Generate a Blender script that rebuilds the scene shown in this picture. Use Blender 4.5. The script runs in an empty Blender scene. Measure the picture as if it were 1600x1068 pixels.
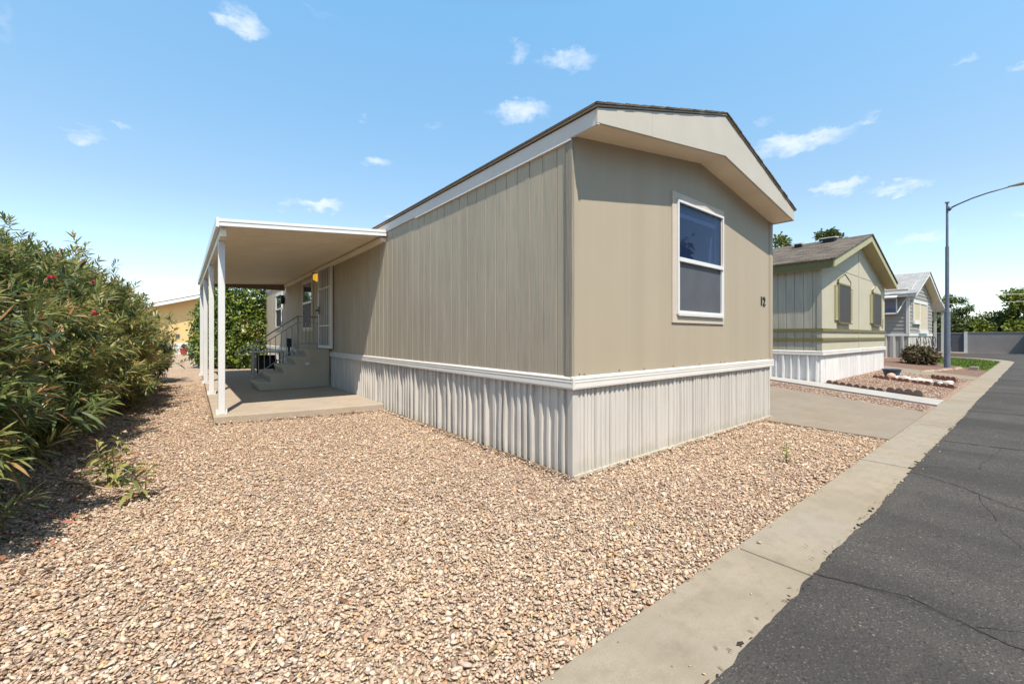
import bpy, math, random
import numpy as np
from mathutils import Vector, noise as mnoise

random.seed(7)
RNG = np.random.default_rng(11)
SC = bpy.context.scene
COL = SC.collection
R = math.radians

# ------------------------------------------------------------------ helpers
def tag(o, label=None, cat=None, group=None, kind=None):
    if label: o['label'] = label
    if cat: o['category'] = cat
    if group: o['group'] = group
    if kind: o['kind'] = kind
    return o

def thing(name, label, cat, loc=(0, 0, 0), group=None):
    o = bpy.data.objects.new(name, None)
    o.empty_display_size = 0.2
    COL.objects.link(o)
    o.location = loc
    return tag(o, label, cat, group)

def wloc(o):
    v = Vector((0, 0, 0))
    while o is not None:
        v += o.location
        o = o.parent
    return v

class MB:
    """collects geometry in world coordinates; build() links it as one mesh object"""
    def __init__(s): s.v = []; s.f = []
    def add(s, verts, faces):
        n = len(s.v)
        s.v += [tuple(p) for p in verts]
        s.f += [tuple(i + n for i in f) for f in faces]
        return s
    def box(s, x0, x1, y0, y1, z0, z1):
        return s.add([(x0, y0, z0), (x1, y0, z0), (x1, y1, z0), (x0, y1, z0),
                      (x0, y0, z1), (x1, y0, z1), (x1, y1, z1), (x0, y1, z1)],
                     [(0, 3, 2, 1), (4, 5, 6, 7), (0, 1, 5, 4), (1, 2, 6, 5), (2, 3, 7, 6), (3, 0, 4, 7)])
    def hexa(s, b, t):
        return s.add(list(b) + list(t), [(0, 3, 2, 1), (4, 5, 6, 7), (0, 1, 5, 4), (1, 2, 6, 5), (2, 3, 7, 6), (3, 0, 4, 7)])
    def prism(s, pts, axis, a0, a1):
        def P(p, a):
            return {'x': (a, p[0], p[1]), 'y': (p[0], a, p[1]), 'z': (p[0], p[1], a)}[axis]
        n = len(pts)
        vs = [P(p, a0) for p in pts] + [P(p, a1) for p in pts]
        fs = [tuple(range(n - 1, -1, -1)), tuple(range(n, 2 * n))]
        for i in range(n):
            j = (i + 1) % n
            fs.append((i, j, n + j, n + i))
        return s.add(vs, fs)
    def tube(s, pts, r, n=8, cap=True):
        pts = [Vector(p) for p in pts]
        rs = r if isinstance(r, (list, tuple)) else [r] * len(pts)
        base = len(s.v); vs = []; fs = []
        ref = None
        for i, p in enumerate(pts):
            d = (pts[min(i + 1, len(pts) - 1)] - pts[max(i - 1, 0)]).normalized()
            if ref is None:
                ref = Vector((0, 0, 1)) if abs(d.z) < .9 else Vector((1, 0, 0))
            a = d.cross(ref).normalized(); b = d.cross(a).normalized()
            ref = -b if abs(b.dot(ref)) > .01 else ref
            ref = a.cross(d).normalized() if True else ref
            for k in range(n):
                t = 2 * math.pi * k / n
                vs.append(p + (a * math.cos(t) + b * math.sin(t)) * rs[i])
        for i in range(len(pts) - 1):
            for k in range(n):
                k2 = (k + 1) % n
                fs.append((i * n + k, i * n + k2, (i + 1) * n + k2, (i + 1) * n + k))
        if cap:
            fs.append(tuple(range(n - 1, -1, -1)))
            fs.append(tuple(range((len(pts) - 1) * n, len(pts) * n)))
        return s.add(vs, fs)
    def lathe(s, c, prof, n=16):
        vs = []; fs = []
        for (r, z) in prof:
            for k in range(n):
                t = 2 * math.pi * k / n
                vs.append((c[0] + r * math.cos(t), c[1] + r * math.sin(t), c[2] + z))
        m = len(prof)
        for i in range(m - 1):
            for k in range(n):
                k2 = (k + 1) % n
                fs.append((i * n + k, i * n + k2, (i + 1) * n + k2, (i + 1) * n + k))
        fs.append(tuple(range(n - 1, -1, -1))); fs.append(tuple(range((m - 1) * n, m * n)))
        return s.add(vs, fs)
    def xf(s, fn):
        s.v = [fn(p) for p in s.v]
        return s
    def build(s, name, mat, parent=None, bevel=0, smooth=False, recalc=True):
        o = wloc(parent) if parent else Vector((0, 0, 0))
        me = bpy.data.meshes.new(name)
        me.from_pydata([(p[0] - o.x, p[1] - o.y, p[2] - o.z) for p in s.v], [], s.f)
        if recalc:
            import bmesh
            bm = bmesh.new(); bm.from_mesh(me)
            bmesh.ops.recalc_face_normals(bm, faces=bm.faces)
            bm.to_mesh(me); bm.free()
        me.materials.append(mat)
        if smooth:
            me.polygons.foreach_set('use_smooth', [True] * len(me.polygons))
        ob = bpy.data.objects.new(name, me)
        COL.objects.link(ob)
        if parent: ob.parent = parent
        if bevel:
            m = ob.modifiers.new('bevel', 'BEVEL'); m.width = bevel; m.segments = 2; m.limit_method = 'ANGLE'
        return ob

def np_mesh(name, V, F, mat, parent=None, tint=None, smooth=False):
    """V (n,3) world coordinates, F (m,k) equal sized faces, tint per vertex"""
    o = wloc(parent) if parent else Vector((0, 0, 0))
    V = np.asarray(V, np.float32) - np.array(o, np.float32)
    F = np.asarray(F, np.int32)
    me = bpy.data.meshes.new(name)
    me.vertices.add(len(V)); me.vertices.foreach_set('co', V.ravel())
    k = F.shape[1]
    me.loops.add(F.size); me.loops.foreach_set('vertex_index', F.ravel())
    me.polygons.add(len(F))
    me.polygons.foreach_set('loop_start', np.arange(0, F.size, k, dtype=np.int32))
    if smooth:
        me.polygons.foreach_set('use_smooth', np.ones(len(F), bool))
    me.update(calc_edges=True)
    if tint is not None:
        a = me.attributes.new('tint', 'FLOAT', 'POINT')
        a.data.foreach_set('value', np.asarray(tint, np.float32))
    me.materials.append(mat)
    ob = bpy.data.objects.new(name, me)
    COL.objects.link(ob)
    if parent: ob.parent = parent
    return ob

def dup(root, loc=None, label=None, rotz=None, scale=None):
    r = root.copy(); COL.objects.link(r)
    if loc is not None: r.location = loc
    if rotz is not None: r.rotation_euler = (0, 0, rotz)
    if scale is not None: r.scale = scale
    if label: r['label'] = label
    for ch in list(root.children):
        c = ch.copy(); COL.objects.link(c); c.parent = r
        for g in list(ch.children):
            d = g.copy(); COL.objects.link(d); d.parent = c
    return r

# ------------------------------------------------------------------ materials
class NT:
    def __init__(s, name):
        s.m = bpy.data.materials.new(name); s.m.use_nodes = True
        s.t = s.m.node_tree; s.t.nodes.clear()
        s.out = s.n('ShaderNodeOutputMaterial')
        s.b = s.n('ShaderNodeBsdfPrincipled')
        s.l(s.b.outputs[0], s.out.inputs[0])
        s.tc = s.n('ShaderNodeTexCoord')
    def n(s, t, **kw):
        x = s.t.nodes.new(t)
        for k, v in kw.items(): setattr(x, k, v)
        return x
    def l(s, a, b): s.t.links.new(a, b)
    def mapping(s, scale=(1, 1, 1), src=None, loc=(0, 0, 0)):
        m = s.n('ShaderNodeMapping'); m.inputs['Scale'].default_value = scale; m.inputs['Location'].default_value = loc
        s.l(src or s.geo(), m.inputs[0]); return m.outputs[0]
    def geo(s):
        if not hasattr(s, '_g'): s._g = s.n('ShaderNodeNewGeometry')
        return s._g.outputs['Position']
    def noise(s, vec, scale, detail=4, rough=.55):
        x = s.n('ShaderNodeTexNoise'); x.inputs['Scale'].default_value = scale
        x.inputs['Detail'].default_value = detail; x.inputs['Roughness'].default_value = rough
        s.l(vec, x.inputs['Vector']); return x.outputs['Fac']
    def vor(s, vec, scale, feature='F1', out='Color', rand=1):
        x = s.n('ShaderNodeTexVoronoi', feature=feature); x.inputs['Scale'].default_value = scale
        x.inputs['Randomness'].default_value = rand
        s.l(vec, x.inputs['Vector']); return x.outputs[out]
    def ramp(s, fac, stops):
        x = s.n('ShaderNodeValToRGB'); e = x.color_ramp.elements
        while len(e) < len(stops): e.new(.5)
        for i, (p, c) in enumerate(stops):
            e[i].position = p; e[i].color = (c[0], c[1], c[2], 1) if isinstance(c, (tuple, list)) else (c, c, c, 1)
        s.l(fac, x.inputs[0]); return x.outputs[0]
    def mix(s, fac, a, b, mode='MIX'):
        x = s.n('ShaderNodeMix', data_type='RGBA', blend_type=mode)
        for sock, val in ((x.inputs[0], fac), (x.inputs[6], a), (x.inputs[7], b)):
            if hasattr(val, 'is_output'): s.l(val, sock)
            elif isinstance(val, (tuple, list)): sock.default_value = (val[0], val[1], val[2], 1)
            elif sock.type == 'RGBA': sock.default_value = (val, val, val, 1)
            else: sock.default_value = val
        return x.outputs[2]
    def math(s, op, a, b=0.5):
        x = s.n('ShaderNodeMath', operation=op)
        for sock, val in ((x.inputs[0], a), (x.inputs[1], b)):
            if hasattr(val, 'is_output'): s.l(val, sock)
            else: sock.default_value = val
        return x.outputs[0]
    def bump(s, h, strength=.3, dist=.01, prev=None):
        x = s.n('ShaderNodeBump'); x.inputs['Strength'].default_value = strength; x.inputs['Distance'].default_value = dist
        s.l(h, x.inputs['Height'])
        if prev is not None: s.l(prev, x.inputs['Normal'])
        return x.outputs[0]
    def fin(s, col=None, rough=.6, nrm=None, spec=.5, metal=0):
        if col is not None:
            if hasattr(col, 'is_output'): s.l(col, s.b.inputs['Base Color'])
            else: s.b.inputs['Base Color'].default_value = (*col, 1)
        if hasattr(rough, 'is_output'): s.l(rough, s.b.inputs['Roughness'])
        else: s.b.inputs['Roughness'].default_value = rough
        s.b.inputs['Specular IOR Level'].default_value = spec
        s.b.inputs['Metallic'].default_value = metal
        if nrm is not None: s.l(nrm, s.b.inputs['Normal'])
        return s.m

def mul(c, k): return tuple(min(1, x * k) for x in c)

def m_paint(name, c, var=.12, scale=3, rough=.55, bump=.1, bscale=60, dirt=None, spec=.4):
    n = NT(name); g = n.geo()
    f = n.noise(g, scale, 6, .6)
    col = n.ramp(f, [(.3, mul(c, 1 - var)), (.7, mul(c, 1 + var * .6))])
    if dirt:
        d = n.noise(n.mapping((1.2, 1.2, .5)), 2.3, 8, .7)
        col = n.mix(n.ramp(d, [(.52, 0), (.75, .55)]), col, dirt)
    h = n.noise(g, bscale, 3)
    return n.fin(col, rough, n.bump(h, bump, .004), spec)

def m_woodsiding(name, c, grain=(45, 45, 1.6), bump=.5, var=.12, rough=.7):
    """painted board siding with vertical embossed wood grain"""
    n = NT(name)
    v = n.mapping(grain)
    f = n.noise(v, 1.0, 5, .65)
    f2 = n.noise(n.mapping((1.3, 1.3, .35)), 2.0, 5)
    col = n.ramp(f2, [(.3, mul(c, 1 - var)), (.7, mul(c, 1 + var * .5))])
    col = n.mix(n.ramp(f, [(.36, .42), (.54, 0)]), col, mul(c, .6))
    fine = n.noise(n.mapping((160, 160, 5)), 1.0, 2)
    b1 = n.bump(f, bump, .006)
    return n.fin(col, rough, n.bump(fine, .25, .002, b1), .3)

def m_smoothwall(name, c):
    n = NT(name); g = n.geo()
    st = n.noise(n.mapping((3.5, 3.5, .12)), 1.0, 4, .5)
    bl = n.noise(g, 1.1, 5)
    col = n.ramp(st, [(.3, mul(c, .95)), (.74, mul(c, 1.05))])
    col = n.mix(n.ramp(bl, [(.45, 0), (.8, .3)]), col, mul(c, .88))
    gr = n.noise(n.mapping((90, 90, 6)), 1.0, 3)
    return n.fin(col, .6, n.bump(gr, .12, .003), .35)

def m_vinyl(name, c, dirt):
    n = NT(name); g = n.geo()
    f = n.noise(n.mapping((5, 5, .7)), 1.6, 6, .6)
    col = n.ramp(f, [(.3, mul(c, .86)), (.65, c)])
    sp = n.n('ShaderNodeSeparateXYZ'); n.l(g, sp.inputs[0])
    low = n.math('ADD', sp.outputs[2], n.math('MULTIPLY', n.noise(g, 6, 5), .22))
    col = n.mix(n.ramp(low, [(.10, .55), (.27, 0)]), col, dirt)   # splashed soil along the bottom edge
    return n.fin(col, .5, n.bump(n.noise(g, 30, 3), .08, .004), .4)

def m_concrete(name, c, c2, dark, joint=None):
    n = NT(name); g = n.geo()
    f = n.noise(g, 1.7, 8, .65); f2 = n.noise(g, 7, 8, .75); f3 = n.noise(g, 160, 3, .7)
    col = n.ramp(f, [(.34, c2), (.60, c)])
    hue = n.noise(n.mapping((1, 1, 1), None, (7, 3, 0)), 1.1, 5, .6)
    col = n.mix(n.ramp(hue, [(.45, 0), (.65, .55)]), col, (c[0] * .93, c[1] * 1.0, c[2] * 1.12))
    col = n.mix(n.ramp(f2, [(.48, 0), (.74, .6)]), col, dark)
    st = n.noise(n.mapping((.7, 2.6, 1), None, (2, 9, 0)), 1.6, 9, .72)
    col = n.mix(n.ramp(st, [(.55, 0), (.72, .28)]), col, mul(dark, .75))
    col = n.mix(n.ramp(f3, [(.36, .42), (.52, 0)]), col, mul(c, .6))
    spk = n.vor(g, 9, 'F1', 'Distance')
    col = n.mix(n.ramp(spk, [(.035, .7), (.06, 0)]), col, (.09, .075, .06))
    return n.fin(col, .85, n.bump(n.noise(g, 90, 5, .7), .35, .004), .25)

def m_gravel(name, cols, scale=34, bstr=.9):
    n = NT(name); g = n.geo()
    wob = n.n('ShaderNodeVectorMath', operation='ADD')
    nz = n.n('ShaderNodeTexNoise'); nz.inputs['Scale'].default_value = 22
    n.l(g, nz.inputs['Vector'])
    sc = n.n('ShaderNodeVectorMath', operation='SCALE'); sc.inputs['Scale'].default_value = .02
    n.l(nz.outputs['Color'], sc.inputs[0]); n.l(g, wob.inputs[0]); n.l(sc.outputs[0], wob.inputs[1])
    v = wob.outputs[0]
    rnd = n.vor(v, scale); d = n.vor(v, scale, 'F1', 'Distance')
    sep = n.n('ShaderNodeSeparateColor'); n.l(rnd, sep.inputs[0])
    col = n.ramp(sep.outputs[0], cols)
    col = n.mix(n.ramp(d, [(.45, 0), (.8, .5)]), col, (.24, .17, .12))
    big = n.noise(g, .55, 5)
    col = n.mix(n.ramp(big, [(.4, .22), (.65, 0)]), col, (.24, .165, .11))
    hh = n.math('ADD', n.math('MULTIPLY', d, -1.0), n.math('MULTIPLY', sep.outputs[1], .8))
    return n.fin(col, .9, n.bump(hh, bstr, .02), .2)

TAN = [(0, (0.163, 0.126, 0.100)), (.07, (0.317, 0.213, 0.151)), (.24, (0.471, 0.332, 0.229)), (.42, (0.533, 0.404, 0.287)), (.58, (0.604, 0.493, 0.360)),
       (.72, (0.420, 0.302, 0.234)), (.82, (0.739, 0.629, 0.495)), (.90, (0.502, 0.267, 0.156)), (.95, (0.604, 0.449, 0.243)), (1, (0.317, 0.283, 0.258))]
PINK = [(0, (.17, .11, .085)), (.3, (.33, .225, .17)), (.6, (.40, .29, .225)), (.8, (.48, .38, .31)), (1, (.24, .16, .125))]

def m_tint(name, stops, rough=.9, spec=.2, bump=0, transl=0, region=False):
    """per-piece colour variation carried by the mesh attribute 'tint'"""
    n = NT(name)
    a = n.n('ShaderNodeAttribute', attribute_name='tint')
    col = n.ramp(a.outputs['Fac'], stops)
    if region:    # dustier pinkish-grey and warmer tan patches of chips across the yard
        big = n.noise(n.geo(), .45, 4)
        col = n.mix(n.ramp(big, [(.38, .55), (.6, 0)]), col, n.mix(1.0, col, (.86, .84, .88), 'MULTIPLY'))
        col = n.mix(n.ramp(n.noise(n.geo(), 1.7, 5), [(.52, 0), (.72, .45)]), col, (.40, .30, .21))
    nr = n.bump(n.noise(n.geo(), 90, 4), bump, .004) if bump else None
    m = n.fin(col, rough, nr, spec)
    if transl:
        t = n.n('ShaderNodeBsdfTranslucent'); n.l(col, t.inputs[0])
        mx = n.n('ShaderNodeMixShader'); mx.inputs[0].default_value = transl
        n.l(n.b.outputs[0], mx.inputs[1]); n.l(t.outputs[0], mx.inputs[2]); n.l(mx.outputs[0], n.out.inputs[0])
    return m

def m_asphalt(name):
    n = NT(name); g = n.geo()
    f = n.noise(g, .8, 8, .7); f2 = n.noise(g, 120, 3, .8)
    col = n.ramp(f, [(.3, (.045, .042, .038)), (.7, (.079, .071, .063))])
    col = n.mix(n.ramp(f2, [(.42, 0), (.66, .6)]), col, (.10, .098, .095))
    rnd = n.vor(g, 85); sep = n.n('ShaderNodeSeparateColor'); n.l(rnd, sep.inputs[0])
    d = n.vor(g, 85, 'F1', 'Distance')
    chip = n.math('MULTIPLY', n.ramp(sep.outputs[0], [(.74, 0), (.80, 1)]), n.ramp(d, [(.26, 1), (.42, 0)]))
    col = n.mix(n.math('MULTIPLY', chip, .85), col, (.205, .185, .16))
    pit = n.noise(n.mapping((1, 1, 1), None, (5, 5, 0)), 55, 3, .7)
    col = n.mix(n.ramp(pit, [(.34, .75), (.44, 0)]), col, (.018, .017, .017))
    r3 = n.vor(n.mapping((1, 1, 1), None, (3.3, 1.2, 0)), 33); s3 = n.n('ShaderNodeSeparateColor'); n.l(r3, s3.inputs[0])
    d3 = n.vor(n.mapping((1, 1, 1), None, (3.3, 1.2, 0)), 33, 'F1', 'Distance')
    c3_ = n.math('MULTIPLY', n.ramp(s3.outputs[0], [(.90, 0), (.93, 1)]), n.ramp(d3, [(.10, 1), (.24, 0)]))
    col = n.mix(c3_, col, (.27, .24, .20))
    pat = n.noise(n.mapping((1.1, .28, 1)), 1.0, 3, .5)
    col = n.mix(n.ramp(pat, [(.42, .5), (.55, 0)]), col, (.030, .029, .029))
    dusty = n.noise(n.mapping((.5, 2.2, 1)), 1.0, 7, .7)
    col = n.mix(n.ramp(dusty, [(.55, 0), (.8, .4)]), col, (.125, .112, .095))
    h = n.math('ADD', n.math('MULTIPLY', d, -.7), n.noise(g, 60, 5, .7))
    return n.fin(col, .88, n.bump(h, .75, .008), .3)

def m_asphalt_worn():
    n = NT('worn asphalt beside cracks'); g = n.geo()
    f = n.noise(g, 70, 4, .75)
    col = n.ramp(f, [(.35, (.030, .029, .028)), (.6, (.062, .058, .053)), (.75, (.12, .108, .095))])
    return n.fin(col, .92, n.bump(f, .6, .006), .2)

def m_shingle(name, cols, ux='y', vx='x', k=1.0):
    n = NT(name); sp = n.n('ShaderNodeSeparateXYZ'); n.l(n.geo(), sp.inputs[0])
    cb = n.n('ShaderNodeCombineXYZ')
    n.l(sp.outputs['XYZ'.index(ux.upper())], cb.inputs[0]); n.l(sp.outputs['XYZ'.index(vx.upper())], cb.inputs[1])
    br = n.n('ShaderNodeTexBrick'); br.inputs['Scale'].default_value = 1
    br.inputs['Brick Width'].default_value = .31; br.inputs['Row Height'].default_value = .14
    br.inputs['Mortar Size'].default_value = .006; br.offset = .37
    br.inputs['Color1'].default_value = (0, 0, 0, 1); br.inputs['Color2'].default_value = (1, 1, 1, 1)
    br.inputs['Mortar'].default_value = (0, 0, 0, 1)
    n.l(cb.outputs[0], br.inputs[0])
    col = n.ramp(br.outputs['Color'], [(i / (len(cols) - 1), c) for i, c in enumerate(cols)])
    col = n.mix(br.outputs['Fac'], col, mul(cols[0], .45))
    sp2 = n.noise(n.geo(), 40, 4, .8)
    col = n.mix(n.ramp(sp2, [(.4, .45), (.65, 0)]), col, mul(cols[0], .7))
    fr = n.math('FRACT', n.math('MULTIPLY', sp.outputs['XYZ'.index(vx.upper())], 1 / .14))
    h = n.math('SUBTRACT', fr, n.math('MULTIPLY', br.outputs['Fac'], .6))
    return n.fin(col, .92, n.bump(h, .8, .012, n.bump(sp2, .5, .006)), .2)

def m_glass(name, c, ior=1.9, rough=.03):
    n = NT(name)
    n.b.inputs['IOR'].default_value = ior
    f = n.noise(n.geo(), 1.6, 3)
    col = n.ramp(f, [(.3, mul(c, .7)), (.7, c)])
    h = n.noise(n.geo(), 1.3, 1)
    return n.fin(col, rough, n.bump(h, .05, .05), .5)

def m_grass(name):
    n = NT(name); g = n.geo()
    f = n.noise(g, 1.4, 6); f2 = n.noise(g, 60, 4)
    col = n.ramp(f, [(.35, (.10, .17, .025)), (.7, (.19, .24, .05))])
    col = n.mix(n.ramp(f2, [(.4, .6), (.6, 0)]), col, (.045, .09, .015))
    return n.fin(col, .9, n.bump(f2, .8, .03), .2)

M = {}
WALLC = (.386, .324, .238)
M['siding'] = m_woodsiding('taupe grooved siding paint', (.412, .356, .272))
M['front'] = m_smoothwall('taupe smooth wall paint', WALLC)
M['corner'] = m_woodsiding('taupe corner board paint', (.29, .255, .20), (48, 48, 2.2), 1.0, .2)
M['cream'] = m_paint('cream fascia paint', (.475, .435, .37), .06, 2.2, .6, .12, 40, (.52, .46, .37))
M['eave'] = m_paint('pale grey eave paint', (.58, .56, .53), .08, 2, .6, .1, 40)
M['soffit'] = m_paint('cream soffit paint', (.74, .63, .485), .08, 2.5, .7, .1, 40)
M['white'] = m_paint('white metal paint', (.66, .66, .655), .05, 3, .4, .05, 40)
M['whitecap'] = m_paint('off-white vinyl trim', (.60, .575, .535), .06, 2.5, .5, .06, 50, (.62, .57, .49))
M['vinyl'] = m_vinyl('off-white skirting vinyl', (.565, .53, .485), (.36, .34, .26))
M['vinyl2'] = m_vinyl('bright white skirting vinyl', (.74, .72, .70), (.5, .43, .36))
M['windowtrim'] = m_paint('pinkish beige window trim', (.53, .455, .37), .06, 3, .6, .1, 40)
M['pan'] = m_paint('warm white roof pan', (.80, .715, .57), .06, 2, .5, .05, 30)
M['concrete'] = m_concrete('pale concrete', (.315, .27, .205), (.255, .217, .163), (.19, .16, .12))
M['drive'] = m_concrete('driveway concrete', (.27, .225, .172), (.235, .192, .146), (.19, .158, .122))
M['slab'] = m_concrete('patio concrete', (.40, .325, .245), (.345, .28, .21), (.28, .225, .165))
M['sidewalk'] = m_concrete('white grey path concrete', (.42, .40, .365), (.36, .34, .31), (.28, .265, .24))
M['steps'] = m_paint('sand moulded step', (.43, .375, .285), .10, 2.5, .8, .25, 120)
M['gravel'] = m_gravel('tan gravel ground', TAN, 36)
M['stones'] = m_tint('tan gravel chips', TAN, .85, .25, .3, region=True)
M['pinkgravel'] = m_gravel('pink gravel ground', PINK, 32)
M['pinkstones'] = m_tint('pink gravel chips', PINK, .9)
M['asphalt'] = m_asphalt('worn asphalt')
M['crack'] = m_paint('crack fill', (.030, .026, .022), .3, 30, .95, .3, 90)
M['dirt'] = m_paint('brown soil', (.16, .105, .07), .35, 5, .95, .8, 50)
M['mulch'] = m_paint('red brown mulch', (.19, .115, .08), .45, 9, .95, 1, 40)
M['glass'] = m_glass('blue window glass', (.028, .045, .085), 1.75)
def m_pane():
    n = NT('clear window pane'); n.b.inputs['IOR'].default_value = 1.6
    m = n.fin((.02, .03, .06), .02, n.bump(n.noise(n.geo(), 1.3, 1), .05, .05), .5)
    tr = n.n('ShaderNodeBsdfTransparent'); tr.inputs[0].default_value = (.75, .85, 1, 1)
    mx = n.n('ShaderNodeMixShader'); mx.inputs[0].default_value = .6
    n.l(n.b.outputs[0], mx.inputs[1]); n.l(tr.outputs[0], mx.inputs[2]); n.l(mx.outputs[0], n.out.inputs[0])
    return m
M['pane'] = m_pane()
M['room'] = m_glass('dark room with sky reflection blue', (.048, .082, .17), 1.3, .3)  # room darkness and the blue of reflected sky put into one colour
M['blindrail'] = m_paint('pale blue blind with reflection tone', (.34, .41, .52), .1, 6)  # lightened to stand for bright reflections in the upper pane
M['screen'] = m_paint('grey insect screen', (.085, .088, .10), .12, 4, .55, .05, 200)
M['darkscreen'] = m_paint('charcoal sun screen', (.05, .047, .047), .10, 6, .7, .2, 200)
M['black'] = m_paint('matte black', (.012, .012, .013), .2, 5, .6)
M['bluegrey'] = m_paint('dark blue grey paint', (.035, .06, .09), .2, 6, .5)
M['galv'] = m_paint('galvanised steel', (.13, .155, .195), .15, 5, .5, .1, 40, (.09, .11, .14))
M['darksteel'] = m_paint('dark steel arm', (.10, .11, .12), .15, 6, .45)
M['alu'] = m_paint('aluminium rail paint', (.36, .345, .31), .08, 6, .45)
M['digit'] = m_paint('black house digit', (.012, .011, .010), .1, 5, .4)
M['blackmetal'] = m_paint('dark iron', (.02, .02, .022), .1, 8, .5)
M['shingle1'] = m_shingle('brown grey shingles', [(.07, .058, .046), (.12, .10, .082), (.16, .135, .11)])
M['shingle2'] = m_shingle('weathered brown shingles', [(.085, .072, .06), (.15, .125, .10), (.20, .17, .14)])
M['shingle3'] = m_shingle('pale grey shingles', [(.30, .30, .30), (.36, .36, .355), (.42, .42, .41)])
M['h2front'] = m_paint('pale green grey wall', (.455, .42, .315), .05, 2.2, .65, .12, 60)
M['h2side'] = m_woodsiding('grey green siding', (.38, .36, .295), (30, 30, 1.5), .4)
M['olive'] = m_paint('olive trim paint', (.15, .135, .05), .1, 4, .6)
M['olivepale'] = m_paint('pale olive fascia', (.37, .345, .19), .06, 3, .6)
M['h3wall'] = m_paint('grey lap siding paint', (.27, .25, .225), .06, 3, .65)
M['blind'] = m_paint('tan blind', (.50, .42, .29), .06, 5, .7)
M['yellow'] = m_paint('warm yellow wall', (.62, .44, .19), .05, 2, .65)
M['block'] = m_paint('grey block wall', (.235, .215, .205), .08, 2.5, .85, .4, 60)
M['wallshade'] = m_paint('shaded block wall colour', (.085, .083, .092), .1, 4, .6)  # end wall where it lies in shade, the shade put into the colour
M['oleander'] = m_tint('oleander leaf', [(0, (.05, .082, .030)), (.28, (.13, .168, .05)), (.45, (.28, .295, .09)), (.72, (.47, .43, .145)), (.87, (.42, .28, .12)), (1, (.40, .21, .10))], .4, .6, 0, .36)
M['laurel'] = m_tint('laurel leaf', [(0, (.04, .075, .012)), (.5, (.12, .18, .022)), (.85, (.25, .27, .03)), (1, (.32, .29, .05))], .4, .6, 0, .25)
M['treeleaf'] = m_tint('tree leaf', [(0, (.045, .07, .022)), (.6, (.12, .155, .042)), (1, (.23, .26, .07))], .6, .3, 0, .2)
M['limeleaf'] = m_tint('bright tree leaf', [(0, (.05, .08, .014)), (.5, (.16, .205, .03)), (1, (.36, .37, .05))], .6, .3, 0, .2)
M['brownleaf'] = m_tint('russet bush leaf', [(0, (.04, .04, .016)), (.5, (.10, .075, .03)), (1, (.20, .12, .06))], .7, .3, 0, .15)
M['petal'] = m_tint('red pink petal', [(0, (.45, .03, .05)), (1, (.62, .10, .14))], .6, .2, 0, .2)
M['litter'] = m_tint('dry leaf litter', [(0, (.07, .035, .02)), (.5, (.19, .10, .055)), (.8, (.30, .21, .10)), (1, (.35, .09, .08))], .9, .1)
M['wood'] = m_woodsiding('bark', (.13, .10, .075), (30, 30, 4), 1)
M['twig'] = m_paint('pale twig', (.42, .32, .22), .15, 20, .8)
M['edging'] = m_paint('brown concrete edging', (.22, .155, .12), .15, 8, .9, .5, 60)
M['redge'] = m_paint('red brown edging', (.22, .11, .085), .15, 8, .9, .5, 60)
M['rock'] = m_tint('river rock', [(0, (.20, .19, .19)), (.3, (.42, .36, .32)), (.6, (.62, .58, .53)), (1, (.50, .52, .55))], .8, .3, .3)
M['grass'] = m_grass('lawn')
M['blade'] = m_tint('grass blade', [(0, (.05, .10, .015)), (.6, (.12, .19, .03)), (1, (.25, .27, .08))], .7, .2, 0, .2)
M['redpot'] = m_paint('red clay', (.34, .05, .05), .15, 8, .7)
def m_lamp():
    n = NT('lit amber lens'); n.b.inputs['Emission Color'].default_value = (1, .55, .06, 1)
    n.b.inputs['Emission Strength'].default_value = .45
    return n.fin((.7, .4, .08), .3)
M['lens'] = m_lamp()

# ------------------------------------------------------------------ terrain
def G(x, y):
    f = min(max((x - 7.9) / 1.2, 0), 1) * (1 - min(max((x - 33) / 3, 0), 1))
    return .055 * min(max(y - 1.1, 0), 4) * f

def sheet(name, mat, poly_or_fn, xs, ys, dz, kind='structure'):
    """terrain-following sheet on a grid"""
    V = []; Fc = []
    for y in ys:
        for x in xs: V.append((x, y, G(x, y) + dz))
    n = len(xs)
    for j in range(len(ys) - 1):
        for i in range(n - 1):
            Fc.append((j * n + i, j * n + i + 1, (j + 1) * n + i + 1, (j + 1) * n + i))
    mb = MB().add(V, Fc)
    return tag(mb.build(name, mat, recalc=False), kind=kind)

def frange(a, b, st):
    n = max(1, int(round((b - a) / st)))
    return [a + (b - a) * i / n for i in range(n + 1)]

xs = [-600, -200, -60, -20, 0] + frange(4, 40, .8) + [60, 120, 300, 700]
ys = [-600, -200, -60, -15, 0] + frange(1.1, 6.3, .5) + [8, 12, 20, 40, 90, 250, 700]
sheet('ground', M['gravel'], None, xs, ys, -.022)

# road with a ragged edge, and the cross street at its end
def quadsheet(name, mat, strips, z, kind='structure'):
    mb = MB()
    for (a, b) in strips:
        n = len(a)
        mb.add([(p[0], p[1], z) for p in a] + [(p[0], p[1], z) for p in b],
               [(i, i + 1, n + i + 1, n + i) for i in range(n - 1)])
    return tag(mb.build(name, mat), kind=kind)

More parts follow.
